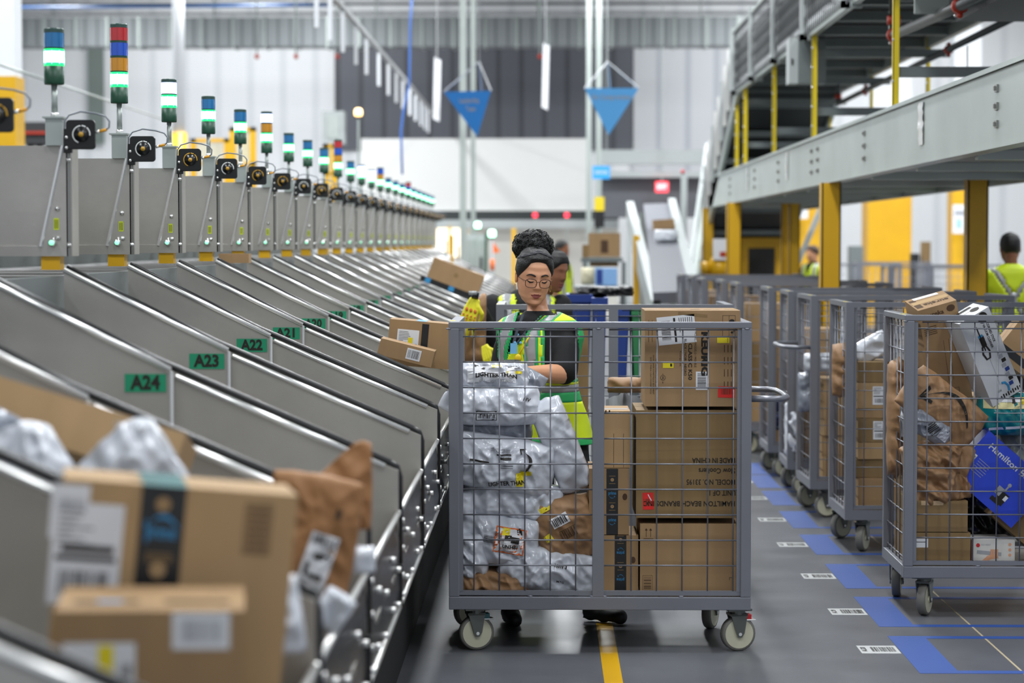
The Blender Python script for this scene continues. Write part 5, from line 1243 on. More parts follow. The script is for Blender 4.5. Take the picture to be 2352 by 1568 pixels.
carton('royal blue appliance carton tilted on its corner in the right-hand cart', at(2292, 1095, 9.84), (.37, .14, .262), Matrix.Rotation(R(41), 3, 'Y') @ Matrix.Rotation(R(5), 3, 'X'), M('box_blue', '#2743c4', .35), deco=d_blue)
fbox('upper brown carton at the bottom left of the right-hand cart', 2090, 1150, 2223, 1221, 9.74, .4, mat='kraft_dark', deco=lambda F, b, p: p('clear_tape').quad(F['F'], -.03, .06, .1, .02, 'tape_clear', .0008))
fbox('lower brown carton with white slip at the bottom left of the right-hand cart', 2088, 1223, 2229, 1296, 9.74, .42, mat='kraft_dark', deco=lambda F, b, p: (p('shipping_label').quad(F['F'], -.085, .025, .065, .04, 'paper_white', .001), p('shipping_label').quad(F['F'], -.085, .03, .05, .003, 'ink', .0014)))
def d_hand(F, b, part):
    T = F['F']; b.quad(T, -.095, 0, .006, .10, 'red_plastic', .001); b.quad(T, -.02, -.005, .11, .016, 'paper_grey', .0012, -.1)
    b.tube([(-.06, -.06, .001), (-.02, -.025, .001), (.02, -.018, .001)], .012, 'skin', 6, T=T, flat=.1)
    for k in range(4): b.tube([(-.012 + k * .009, -.02, .002), (-.010 + k * .009, .012, .002)], .004, 'skin', 6, T=T, flat=.2)
    for k in range(3): b.lathe([(.007, .001), (.007, .0014)], 'skin', 12, T @ Matrix.Translation((.073, .034 - k * .024, 0)))
    b.lathe([(.009, .001), (.009, .0014)], 'red_plastic', 12, T @ Matrix.Translation((-.07, .03, 0))); b.text('NO HEAT', .010, 'paper_grey', T, -.035, .032, 0, 0, .0014)
fbox('white carton printed with a hand holding a tool, bottom of the right-hand cart', 2233, 1240, 2331, 1294, 9.78, .2, mat=M('box_ivory', '#cfcdc8', .5), deco=d_hand)
carton('brown carton leaning at the lower right edge of the right-hand cart', at(2352, 1185, 9.95), (.26, .2, .2), Matrix.Rotation(R(41), 3, 'Y'), 'kraft_dark')
def d_tr(F, b, part): part('branded_tape').quad(F['F'], -.055, 0, .035, .2, 'tape_black', .001); smile(b, F['F'], .03, .02, .08, 'ink', .6)
carton('brown carton with black tape high at the right edge of the right-hand cart', at(2345, 800, 10.1), (.2, .15, .2), Matrix.Rotation(R(-52), 3, 'Y'), 'kraft', deco=d_tr)
# ------------------------------------------------------------------ goods in the other parked carts
def stack(cart, x0, y, rows_, seed, mats=('kraft', 'kraft_dark', 'kraft_light')):
    rg = random.Random(seed); z = .228; k = 0
    for h, w_, lab in rows_:
        o = carton('%s, %s' % (lab, cart), (x0 + w_ / 2, y + .2, z + h / 2), (w_, .34, h), Matrix.Rotation(R(rg.uniform(-3, 3)), 3, 'Z'), rg.choice(mats), edge=.003 if y < 12 else 0,
                   deco=(lambda F, b, p: (ship_label(p('shipping_label'), F['F'], -.08 + .1 * (seed % 2), 0, .075, min(.1, 2 * F['F'].translation.z * .8), 0, None, seed)) if 'label' in lab else None), group='cartons in the parked carts')
        z += h + .002; k += 1
    return z
N2 = 'in the second parked cart'
stack(N2, 1.70, 11.80, [(.16, .46, 'bottom brown carton'), (.10, .42, 'brown carton second from the bottom'), (.09, .44, 'dark brown carton third from the bottom'), (.13, .40, 'brown carton with white label mid stack'), (.05, .42, 'flat tan carton'), (.14, .40, 'brown carton with paper label'), (.11, .42, 'topmost brown carton')], 2)
mailer('white and grey mailer folded on top of the stack in the second parked cart', at(2000, 800, 12.0), .22, .13, .1, rot=-.5, seed=71, mat='poly_near', nx=20, nz=14)
mailer('brown paper bag at the side of the second parked cart', at(1935, 850, 12.0), .12, .3, .15, seed=72, mat='kraft_paper', crumple=1.4, name='paper_bag', nx=14, nz=20)
stack(N2 + ', right stack', 2.22, 11.85, [(.22, .5, 'bottom brown carton'), (.20, .5, 'middle brown carton'), (.18, .48, 'upper brown carton')], 3)
N3 = 'in the third parked cart'
stack(N3, 1.70, 13.25, [(.14, .4, 'bottom brown carton'), (.12, .42, 'brown carton second from the bottom'), (.16, .4, 'middle brown carton'), (.18, .42, 'upper brown carton')], 5)
mailer('bulging white mailer on top of the load in the third parked cart', at(1886, 832, 13.3), .22, .12, .16, seed=73, mat='poly_near', nx=18, nz=12)
mailer('grey-white mailer hanging low at the side of the third parked cart', at(1850, 900, 13.4), .10, .25, .1, seed=74, mat='poly_grey', nx=12, nz=18)
N4 = 'in the fourth parked cart'
stack(N4, 1.68, 14.4, [(.2, .4, 'bottom brown carton'), (.22, .4, 'middle brown carton')], 6)
mailer('crumpled white mailers bulging out of the fourth parked cart', at(1822, 985, 14.4), .12, .35, .2, seed=75, mat='poly_near', crumple=2.2, nx=16, nz=30)
mailer('pale crumpled mailer high in the fourth parked cart', at(1832, 800, 14.5), .12, .16, .1, seed=76, mat='kraft_paper', nx=14, nz=14, name='paper_mailer')
N5 = 'in the fifth parked cart'
stack(N5, 1.66, 15.55, [(.24, .42, 'bottom brown carton'), (.3, .42, 'middle brown carton'), (.28, .42, 'upper brown carton')], 7)
mailer('navy blue bag standing low in the fifth parked cart', at(1780, 950, 15.6), .1, .25, .1, seed=77, mat=M('navy', '#252a55', .5), nx=12, nz=16, name='cloth_bag')
for k, (x, y) in enumerate(((1.6, 17.3), (1.5, 19.7), (1.43, 22.1))):
    stack('in the far parked carts, %s group' % ['nearest', 'middle', 'farthest'][k], x, y, [(.3, .5, 'bottom brown carton'), (.35, .5, 'middle brown carton'), (.3, .48, 'upper brown carton')], 11 + k)
# ================================================================== PEOPLE
M('lips', '#8f4a45', .4); M('brow', '#140d0b', .7); M('gold', '#b89a50', .25, .9); M('frame_brown', '#3a211c', .3, .3); M('glove_yellow', '#d7d024', .6); M('glove_orange', '#c8682a', .6)
M('hair_band', '#3a3a40', .6, 0, .4, 60); M('trouser', '#131416', .85); M('shoe', '#0d0e10', .6); M('lanyard', '#1b2a38', .6); M('lanyard_blue', '#6fb4e0', .5)
def interp(tab, t):
    for (a, va), (b, vb) in zip(tab, tab[1:]):
        if (a - t) * (b - t) <= 0 and a != b:
            f = (t - a) / (b - a); f = f * f * (3 - 2 * f) * .5 + f * .5; return va + (vb - va) * f
    return tab[-1][1] if abs(t - tab[-1][0]) < abs(t - tab[0][0]) else tab[0][1]
HW = [(1, .0), (.97, .022), (.9, .038), (.75, .056), (.5, .069), (.2, .0735), (-.1, .071), (-.35, .068), (-.6, .060), (-.8, .046), (-.93, .030), (-1, .006)]
HF = [(1, .0), (.97, .028), (.9, .046), (.75, .066), (.5, .083), (.2, .089), (0, .088), (-.3, .088), (-.6, .086), (-.8, .083), (-.93, .070), (-1, .03)]
HBK = [(1, .0), (.97, .035), (.9, .055), (.75, .078), (.5, .096), (.2, .100), (-.1, .092), (-.35, .072), (-.6, .045), (-.8, .02), (-.93, .0), (-1, -.01)]
HH = .118
def g(x, s): return math.exp(-(x / s) ** 2)
def head_pt(phi, t, off=0.0, feat=True):
    w_ = interp(HW, t) + off; c = cos(phi); s = sin(phi); d = (interp(HF, t) if c > 0 else interp(HBK, t)) + off
    x = w_ * (abs(s) ** .9) * (1 if s > 0 else -1); y = -d * (abs(c) ** (.85 if c > 0 else 1)) * (1 if c > 0 else -1); z = t * (HH + off)
    if feat and c > .1:
        k = min(1, (c - .1) * 2.5); n = 0
        if -.034 < z < .045:
            f = (z + .034) / .079; pr = .0225 * (1 - f) ** 1.1 if f > .12 else .0225 * (f / .12) * .88
            n += pr * g(x, .0085 + .006 * (1 - f))
        n += .006 * g(abs(x) - .0115, .005) * g(z + .028, .007)
        n -= .011 * g(abs(x) - .030, .015) * g(z - .012, .010); n += .0075 * g(abs(x) - .031, .011) * g(z - .008, .0085)
        n += .0035 * g(abs(x) - .028, .02) * g(z - .033, .008); n += .005 * g(abs(x) - .044, .016) * g(z + .022, .018)
        n += .0065 * g(x, .018) * g(z + .0535, .0050); n += .0075 * g(x, .015) * g(z + .0655, .0055); n -= .0035 * g(x, .02) * g(z + .0595, .0022)
        n -= .004 * g(x, .02) * g(z + .078, .005); n += .006 * g(x, .016) * g(z + .097, .012)
        y -= n * k
    return Vector((x, y, z))
def face_y(x, z):
    t = z / HH; best = None
    lo, hi = 0, pi / 2
    for _ in range(24):
        m = (lo + hi) / 2
        if head_pt(m, t).x < abs(x): lo = m
        else: hi = m
    p = head_pt(lo if x >= 0 else -lo, t); return p.y
def fp(x, z, o=.0015): return Vector((x, face_y(x, z) - o, z))
def head_mesh(mb, skin, T=IDT, lips='lips', NU=80, NV=84):
    vs = []; fs = []
    for j in range(NV + 1):
        t = cos(pi * (j + .35) / (NV + .7))
        for i in range(NU): vs.append(head_pt(2 * pi * i / NU, t))
    F1, F2 = [], []
    for j in range(NV):
        for i in range(NU):
            q = (j * NU + i, (j + 1) * NU + i, (j + 1) * NU + (i + 1) % NU, j * NU + (i + 1) % NU)
            c = sum((vs[k] for k in q), Vector()) / 4; x = c.x
            up = c.z < -.0595 + .0095 * max(0, 1 - (x / .026) ** 2) * (1 - .25 * g(x, .004)); dn = c.z > -.0595 - .0125 * max(0, 1 - (x / .0235) ** 2)
            (F2 if (abs(x) < .0265 and c.y < -.06 and up and dn) else F1).append(q)
    F1.append(tuple(range(NU))); F1.append(tuple(range(NV * NU + NU - 1, NV * NU - 1, -1)))
    mb.poly(vs, F1, skin, T); mb.poly(vs, F2, lips, T)
def hair_mesh(mb, mat, T=IDT, off=.010, hl_f=.052, hl_s=-.01, hl_b=-.06, wave=.0015, NU=72, NV=30):
    vs = []; fs = []
    for i in range(NU):
        phi = 2 * pi * i / NU; a = abs((phi + pi) % (2 * pi) - pi)
        if a < .55: hl = hl_f - .008 * (a / .55) ** 2 * 1.0
        elif a < 1.5: hl = hl_f - .008 + (hl_s - hl_f + .008) * ((a - .55) / .95) ** .8
        else: hl = hl_s + (hl_b - hl_s) * (a - 1.5) / 1.65
        t0 = hl / HH
        for j in range(NV + 1):
            f = j / NV; t = .995 + (t0 - .995) * f; o = off * (1 - .9 * f ** 6)
            p = head_pt(phi, t, o, False); p += Vector((1, 1, 1)) * 0
            p *= 1 + wave * 10 * noise.noise(Vector((p.x * 60, p.y * 60, p.z * 25)))
            vs.append(p)
    for i in range(NU):
        l = (i + 1) % NU
        for j in range(NV): fs.append((i * (NV + 1) + j, i * (NV + 1) + j + 1, l * (NV + 1) + j + 1, l * (NV + 1) + j))
    fs.append(tuple(i * (NV + 1) for i in range(NU))[::-1])
    mb.poly(vs, fs, mat, T)
def chainmesh(mb, pts, rad, mat, seg=12, flat=1.0, T=None):
    P = [Vector(p) for p in pts]; Q = [P[0]]; Rr = [rad[0]]
    for i in range(len(P) - 1):
        for k in range(1, 4):
            f = k / 3; Q.append(P[i].lerp(P[i + 1], f)); Rr.append(rad[i] + (rad[i + 1] - rad[i]) * f)
    mb.tube(Q, Rr, mat, seg, flat=flat, T=T)
    mb.ball(P[0], rad[0] * .99, mat, seg, T=T); mb.ball(P[-1], rad[-1] * .99, mat, seg, T=T)
    for p, r in zip(P[1:-1], rad[1:-1]): mb.ball(p, r * 1.0, mat, seg, T=T)
def fuse(o, vox, smooth=6):
    r = o.modifiers.new('skin', 'REMESH'); r.mode = 'VOXEL'; r.voxel_size = vox; r.use_smooth_shade = True
    s = o.modifiers.new('soften', 'SMOOTH'); s.iterations = smooth; s.factor = .5
    return o
def rings(mb, rs, mat, N=40, close=True, matf=None, hole=None, wr=0, seed=0, nd=5):
    """rs: (z, cx, cy, rx, ry[, tilt])"""
    rs2 = []
    for a, b in zip(rs, rs[1:]):
        for k in range(nd): f = k / nd; rs2.append([a[q] + (b[q] - a[q]) * f for q in range(5)])
    rs2.append(list(rs[-1])); vs = []
    for z, cx, cy, rx, ry in rs2:
        for i in range(N):
            a = 2 * pi * i / N; x = sin(a); y = -cos(a); k = 1
            if wr: k += wr * noise.noise(Vector((x * 2.2, y * 2.2 + seed, z * 9)))
            vs.append(Vector((cx + rx * k * (abs(x) ** .88) * (1 if x > 0 else -1), cy + ry * k * (abs(y) ** .88) * (1 if y > 0 else -1), z)))
    groups = {}
    for j in range(len(rs2) - 1):
        for i in range(N):
            q = (j * N + i, (j + 1) * N + i, (j + 1) * N + (i + 1) % N, j * N + (i + 1) % N)
            c = sum((vs[k] for k in q), Vector()) / 4
            if hole and hole(c): continue
            groups.setdefault(matf(c) if matf else mat, []).append(q)
    for m_, fs in groups.items(): mb.poly(vs, fs, m_)
    if close: mb.poly(vs, [tuple(range(N)), tuple(range(len(vs) - 1, len(vs) - N - 1, -1))], mat)
def hand_mesh(mb, wrist, direc, normal, mat, curl=.7, sc=1.0, side=1, spread=.12):
    """palm and five separate curled fingers. direc: towards fingertips, normal: back of the hand"""
    d = Vector(direc).normalized(); n = Vector(normal); n = (n - d * n.dot(d)).normalized(); s = d.cross(n) * side; w = Vector(wrist)
    L = .088 * sc
    for k in range(4):
        o = s * ((k - 1.5) * .0195 * sc); chainmesh(mb, [w + s * ((k - 1.5) * .011 * sc), w + d * L * .55 + o * .9, w + d * L + o], [.013 * sc, .0135 * sc, .011 * sc], mat, 8)
    for k in range(4):
        ln = (.040, .045, .042, .033)[k] * sc; o = s * ((k - 1.5) * .0205 * sc); p = w + d * L + o; dd = (d + s * (k - 1.5) * spread * .5).normalized(); pts = [p]; rr = [.0105 * sc]; a = 0
        for j in range(3):
            a += curl * (.7, 1.0, .8)[j]; v = dd * cos(a) - n * sin(a); p = p + v * ln * (1, .7, .55)[j]; pts.append(p); rr.append((.0098, .0088, .0075)[j] * sc)
        chainmesh(mb, pts, rr, mat, 8)
    tb = w + d * .028 * sc - s * .028 * sc; t1 = tb + (d * .6 - s * .75 - n * .25).normalized() * .036 * sc; t2 = t1 + (d * .85 - s * .1 - n * .55).normalized() * .030 * sc; t3 = t2 + (d * .8 + s * .25 - n * .5).normalized() * .024 * sc
    chainmesh(mb, [w - s * .008, tb, t1, t2, t3], [.013 * sc, .015 * sc, .0125 * sc, .0105 * sc, .0085 * sc], mat, 8)
def shoe(mb, a, b, mat='shoe'):
    a = Vector(a); b = Vector(b); d = (b - a); u = Vector((0, 0, 1))
    chainmesh(mb, [a + u * .03, a + d * .45 + u * .028, b + u * .022], [.040, .040, .034], mat, 12, flat=.8)
    mb.tube([a + u * .006 - d * .15, a + d * .5 + u * .006, b + u * .006 + d * .12], [.036, .042, .030], mat, 10, flat=.16)
# ------------------------------------------------------------------ the woman at the cart
YW = 9.80
kx = YW / F_PX
def W1(px, py, y=0.0):    # photo pixel to the figure's own frame at depth offset y
    p = at(px, py, YW + y); return Vector((p.x - ox, y, p.z))
ox = at(1236, 800, YW).x
wm = thing('person', 'woman with glasses, puffed dark hair and green trimmed lime vest, looking down over the cart', 'person', (ox, YW, 0))
hc = W1(1226, 636, -.03)
HM = Matrix.Translation(hc) @ Matrix.Rotation(R(13), 4, 'Z') @ Matrix.Rotation(R(3), 4, 'Y') @ Matrix.Rotation(R(15), 4, 'X')
HM = HM @ Matrix.Diagonal((1.03, 1.0, 1.06, 1))
# body skin: head, neck and arms as one surface
mb = MB()
nk = W1(1236, 716, .02)
chainmesh(mb, [hc + Vector((.0, .035, -.03)), W1(1234, 700, .035), nk + Vector((0, 0, -.03))], [.05, .046, .056], 'skin', 16)
# arms
shR, elR, wrR = W1(1298, 764, -.02), W1(1294, 860, -.12), W1(1213, 854, -.30)
shL, elL, wrL = W1(1172, 768, .03), W1(1155, 850, .0), W1(1165, 856, -.28)
chainmesh(mb, [shR, shR.lerp(elR, .5), elR, elR.lerp(wrR, .35), elR.lerp(wrR, .75), wrR], [.040, .042, .044, .044, .033, .026], 'skin', 14)
chainmesh(mb, [shL, shL.lerp(elL, .5), elL, elL.lerp(wrL, .35), wrL], [.038, .040, .043, .040, .025], 'skin', 14)
hand_mesh(mb, wrR, (-1, -.15, .05), (0, -.5, .9), 'skin', .75, .95, 1)
hand_mesh(mb, wrL, (.6, -.7, .0), (0, -.2, 1), 'skin', .7, .95, -1)
chainmesh(mb, [nk + Vector((0, 0, -.04)), nk + Vector((0.02, 0, -.25)), W1(1262, 950, 0)], [.07, .1, .1], 'skin', 12)
o = mb.build('body', wm, True); fuse(o, .0055, 3)
mb = MB(); head_mesh(mb, 'skin', HM)
for s in (-1, 1):
    E = HM @ Matrix.Translation((s * .0735, .008, -.004)) @ Matrix.Rotation(s * R(18), 4, 'Z')
    mb.ball((0, 0, 0), (.006, .016, .028), 'skin', 12, T=E); mb.tube([(s * .004, -.012, .016), (s * .007, .002, .024), (s * .007, .012, .012), (s * .006, .010, -.008), (s * .003, -.002, -.022)], .0032, 'skin', 6, T=E)
tag(mb.build('head', wm, True))
mb = MB()
hair_mesh(mb, 'hair', HM, off=.011, hl_f=.082, hl_s=-.002, hl_b=-.07, wave=.0006)
# puff of curls
pc = W1(1224, 566, .055); rg = random.Random(5); vs = []; NU, NV = 44, 28
for j in range(NV + 1):
    for i in range(NU):
        th = pi * j / NV; ph = 2 * pi * i / NU; d = Vector((sin(th) * cos(ph), sin(th) * sin(ph), cos(th)))
        k = 1 + .17 * noise.noise(d * 3.2) + .07 * noise.noise(d * 9) + .04 * noise.noise(d * 22); vs.append(pc + Vector((d.x * .087 * k, d.y * .072 * k, d.z * .070 * k)))
mb.poly(vs, [(j * NU + i, (j + 1) * NU + i, (j + 1) * NU + (i + 1) % NU, j * NU + (i + 1) % NU) for j in range(NV) for i in range(NU)], 'hair')
for k in range(420):
    d = Vector((rg.gauss(0, 1), rg.gauss(0, 1) - .3, rg.gauss(0, 1) + .1)).normalized(); qq = rg.uniform(.98, 1.12); p = pc + Vector((d.x * .087, d.y * .072, d.z * .070)) * qq; a = d.orthogonal().normalized(); b = d.cross(a); r = rg.uniform(.004, .010)
    mb.tube([p + a * cos(q) * r + b * sin(q) * r + d * (q * .0014 - .004) for q in [x * .7 for x in range(9)]], .0019, 'hair', 4)
mb.build('hair', wm, True)
mb = MB()
for q in range(3):
    pts = []
    for k in range(25):
        ph = -1.75 + 3.5 * k / 24; tt = .945 - .34 * (abs(ph) / 1.75) ** 1.5 + .022 * q - .02
        pts.append(head_pt(ph, min(.985, tt), .0115 + .0012 * sin(k * 2.1 + q * 2), False))
    mb.tube(pts, .0032, 'hair_band', 6, T=HM)
tag(mb.build('braided_band', wm, True), 'dark grey braided hair band')
# face details
mb = MB()
for s in (-1, 1):
    pts = [fp(s * x, z, .0012) for x, z in ((.0125, .0255), (.020, .0290), (.030, .0320), (.039, .0305), (.049, .0240))]
    mb.tube(pts, [.0028, .0044, .0042, .0034, .0015], 'brow', 6, T=HM, flat=.9)
mb.build('eyebrows', wm, True)
mb = MB()
for s in (-1, 1):
    pts = [fp(s * x, z, .0004) for x, z in ((.0175, .0025), (.023, -.0008), (.031, -.0022), (.038, -.0005), (.045, .004))]
    mb.tube(pts, [.0010, .0026, .0031, .0030, .0016], 'brow', 6, T=HM)
    pts = [fp(s * x, z, .0000) for x, z in ((.019, .009), (.026, .0135), (.034, .0135), (.042, .009))]
    mb.tube(pts, .0008, 'skin_deep', 5, T=HM)
for s in (-1, 1): mb.ball(fp(s * .0315, -.0035, .0000), (.0055, .0012, .0022), 'brow', 8, T=HM)
mb.build('eyelashes', wm, True)
mb = MB(); gy_ = face_y(0, .012) - .008
for s in (-1, 1):
    pts = []
    for k in range(28):
        a = 2 * pi * k / 28; ca, sa = cos(a), sin(a); x = .031 + .0245 * abs(ca) ** .7 * (1 if ca > 0 else -1); z = -.003 + .0185 * abs(sa) ** .75 * (1 if sa > 0 else -1)
        pts.append((s * x, gy_ + .006 + .25 * max(0, x - .03) - .000, z))
    mb.tube(pts, .0015, 'frame_brown', 6, closed=True, T=HM)
    mb.tube([(s * .056, gy_ + .013, .006), (s * .066, gy_ + .03, .007), (s * .076, -.0, .004), (s * .077, .015, -.002)], .0013, 'frame_brown', 6, T=HM)
    mb.tube([(s * .010, gy_ + .006, -.006), (s * .012, gy_ + .011, -.010)], .0008, 'gold', 4, T=HM)
mb.tube([(-.0075, gy_ + .005, .002), (0, gy_ + .002, .006), (.0075, gy_ + .005, .002)], .0012, 'frame_brown', 6, T=HM)
mb.build('glasses', wm, True)
for s in (-1, 1):
    mb = MB(); mb.tube([HM @ Vector((s * .079, -.004 + .0135 * cos(a), -.046 + .0135 * sin(a))) for a in [2 * pi * k / 18 for k in range(18)]], .0012, 'gold', 6, closed=True)
    mb.build('earring', wm, True)
# shirt
def X1(px, py): return W1(px, py).x
tor = [(z, cx, cy, rx, ry) for z, cx, cy, rx, ry in (
    (nk.z + .006, nk.x, .02, .060, .056), (nk.z - .012, nk.x, .02, .075, .066), (nk.z - .030, nk.x - .002, .012, .125, .080), (nk.z - .06, nk.x - .002, .005, .162, .098), (1.24, .0, 0, .172, .112), (1.18, .0, 0, .160, .120),
    (1.10, .004, 0, .150, .122), (1.00, .022, 0, .142, .118), (.90, .042, 0, .158, .122), (.80, .055, 0, .172, .126), (.74, .058, 0, .168, .124))]
mb = MB(); rings(mb, tor, 'shirt_black', wr=.03)
chainmesh(mb, [shR + Vector((-.02, .01, -.0)), shR.lerp(elR, .4), shR.lerp(elR, .9)], [.062, .068, .066], 'shirt_black', 14)
chainmesh(mb, [shL + Vector((.02, .01, -.0)), shL.lerp(elL, .4), shL.lerp(elL, .9)], [.060, .064, .062], 'shirt_black', 14)
fuse(mb.build('shirt', wm, True), .008, 2)
# vest
nx0 = nk.x
vt = [(z, cx, cy, rx + (.030 if z > 1.12 else .018), ry + .016) for z, cx, cy, rx, ry in tor[2:-1]]
vt = [(nk.z - .004, nx0, .014, .098, .078)] + vt + [(.765, .060, 0, .200, .146)]
def vc(z): return -.139 + (z - 1.165) * .56
def vhole(c):
    x = c.x - nx0; z = c.z
    if c.y < .01 and z > 1.165 and abs(c.x - vc(z)) < (z - 1.165) * .30: return True
    if z > nk.z - .015 and abs(x) < .085: return True
    if 1.05 < z < 1.300 and .030 < c.x < .178 and c.y < .09: return True
    if 1.08 < z < 1.28 and c.x < -.178 and c.y < .06: return True
    return False
def vmat(c):
    x = c.x - nx0; z = c.z; drift = (1.20 - z) * .10 if z < 1.2 else 0; x -= drift
    if z < .792: return 'vest_green'
    if c.y < .01 and z > 1.150 and abs(c.x - vc(z)) < max(0, z - 1.165) * .30 + .010: return 'vest_green'
    if 1.04 < z < 1.315 and .016 < c.x and c.y < .11: return 'vest_green'
    if 1.07 < z < 1.29 and c.x < -.168: return 'vest_green'
    if .985 < z < 1.03: return 'reflective' if z > .998 else 'vest_green'
    if .96 < z < .985: return 'vest_green'
    if z > 1.03:
        d = min(abs(c.x - interp([(1.40, .11), (1.37, .095), (1.265, -.024), (1.2, -.033), (.7, -.02)], z)), abs(c.x - interp([(1.40, -.09), (1.37, -.10), (1.3, -.135), (1.2, -.168), (.7, -.16)], z)))
        if d < .019: return 'reflective'
        if d < .031: return 'vest_green'
        if c.y < 0 and abs(c.x - vc(max(z, 1.165))) < .004: return 'vest_green'
    return 'lime'
mb = MB(); rings(mb, vt, 'lime', N=160, nd=9, close=False, matf=vmat, hole=vhole, wr=.035, seed=4)
o = mb.build('safety_vest', wm, True); so = o.modifiers.new('cloth', 'SOLIDIFY'); so.thickness = .004; so.offset = 1
tag(o, 'lime safety vest with green trim and grey stripes')
# lanyard, cord, clip
mb = MB()
for s in (-1, 1):
    pts = [W1(1226 + s * 24, 722, -.075), W1(1200 + s * 11, 755, -.118), W1(1180 + s * 2, 795, -.142)]; mb.tube(pts, .008, 'lanyard', 6, flat=.25)
    for k in range(3): p = pts[0].lerp(pts[2], .3 + .25 * k); mb.ball(p + Vector((0, -.010, -.012)), (.007, .003, .006), 'lanyard_blue', 6)
mb.box(W1(1172, 812, -.15), W1(1188, 788, -.146), 'lanyard_blue'); mb.build('lanyard', wm)
mb = MB(); mb.tube([W1(1218, 770, -.15), W1(1210, 782, -.155), W1(1200, 800, -.155), W1(1192, 815, -.15)], .004, 'yellow_bright', 6); mb.ball(W1(1190, 822, -.155), (.016, .006, .018), 'yellow_bright', 8); mb.build('yellow_clip', wm, True)
# scanner held in the left hand
sc_ = thing('hand_scanner', 'black handheld scanner with a white strip held over the topmost mailer', 'scanner', at(1176, 834, 9.42))
MB().box((-.038, -.05, -.012), (.038, .06, .012), 'black_satin').box((-.03, -.03, .012), (.03, .05, .0135), 'black').build('scanner_body', sc_, bevel=.006); MB().box((-.032, -.0525, -.008), (.032, -.050, .006), 'paper_white').build('label_strip', sc_)
# trousers and shoes
hp = W1(1264, 1000); ank = [Vector((.235, -.27, .085)), Vector((-.125, -.29, .085))]
mb = MB(); chainmesh(mb, [(.058, 0, .80), (.06, 0, .86)], [.125, .12], 'trouser', 14)
for s, a_ in ((1, ank[0]), (-1, ank[1])):
    hpj = Vector((.06 + s * .075, 0, .80)); kn = hpj.lerp(a_, .5) + Vector((0, -.05, .02)); chainmesh(mb, [hpj, hpj.lerp(kn, .5), kn, kn.lerp(a_, .5), a_ + Vector((0, .0, .02))], [.088, .078, .062, .054, .044], 'trouser', 14)
fuse(mb.build('trousers', wm, True), .009, 3)
for a_, b_ in ((ank[0], Vector((.36, -.34, 0))), (ank[1], Vector((-.10, -.42, 0)))):
    mb = MB(); shoe(mb, (a_.x, a_.y + .02, .012), (b_.x, b_.y, .012)); fuse(mb.build('shoe', wm, True), .006, 2)
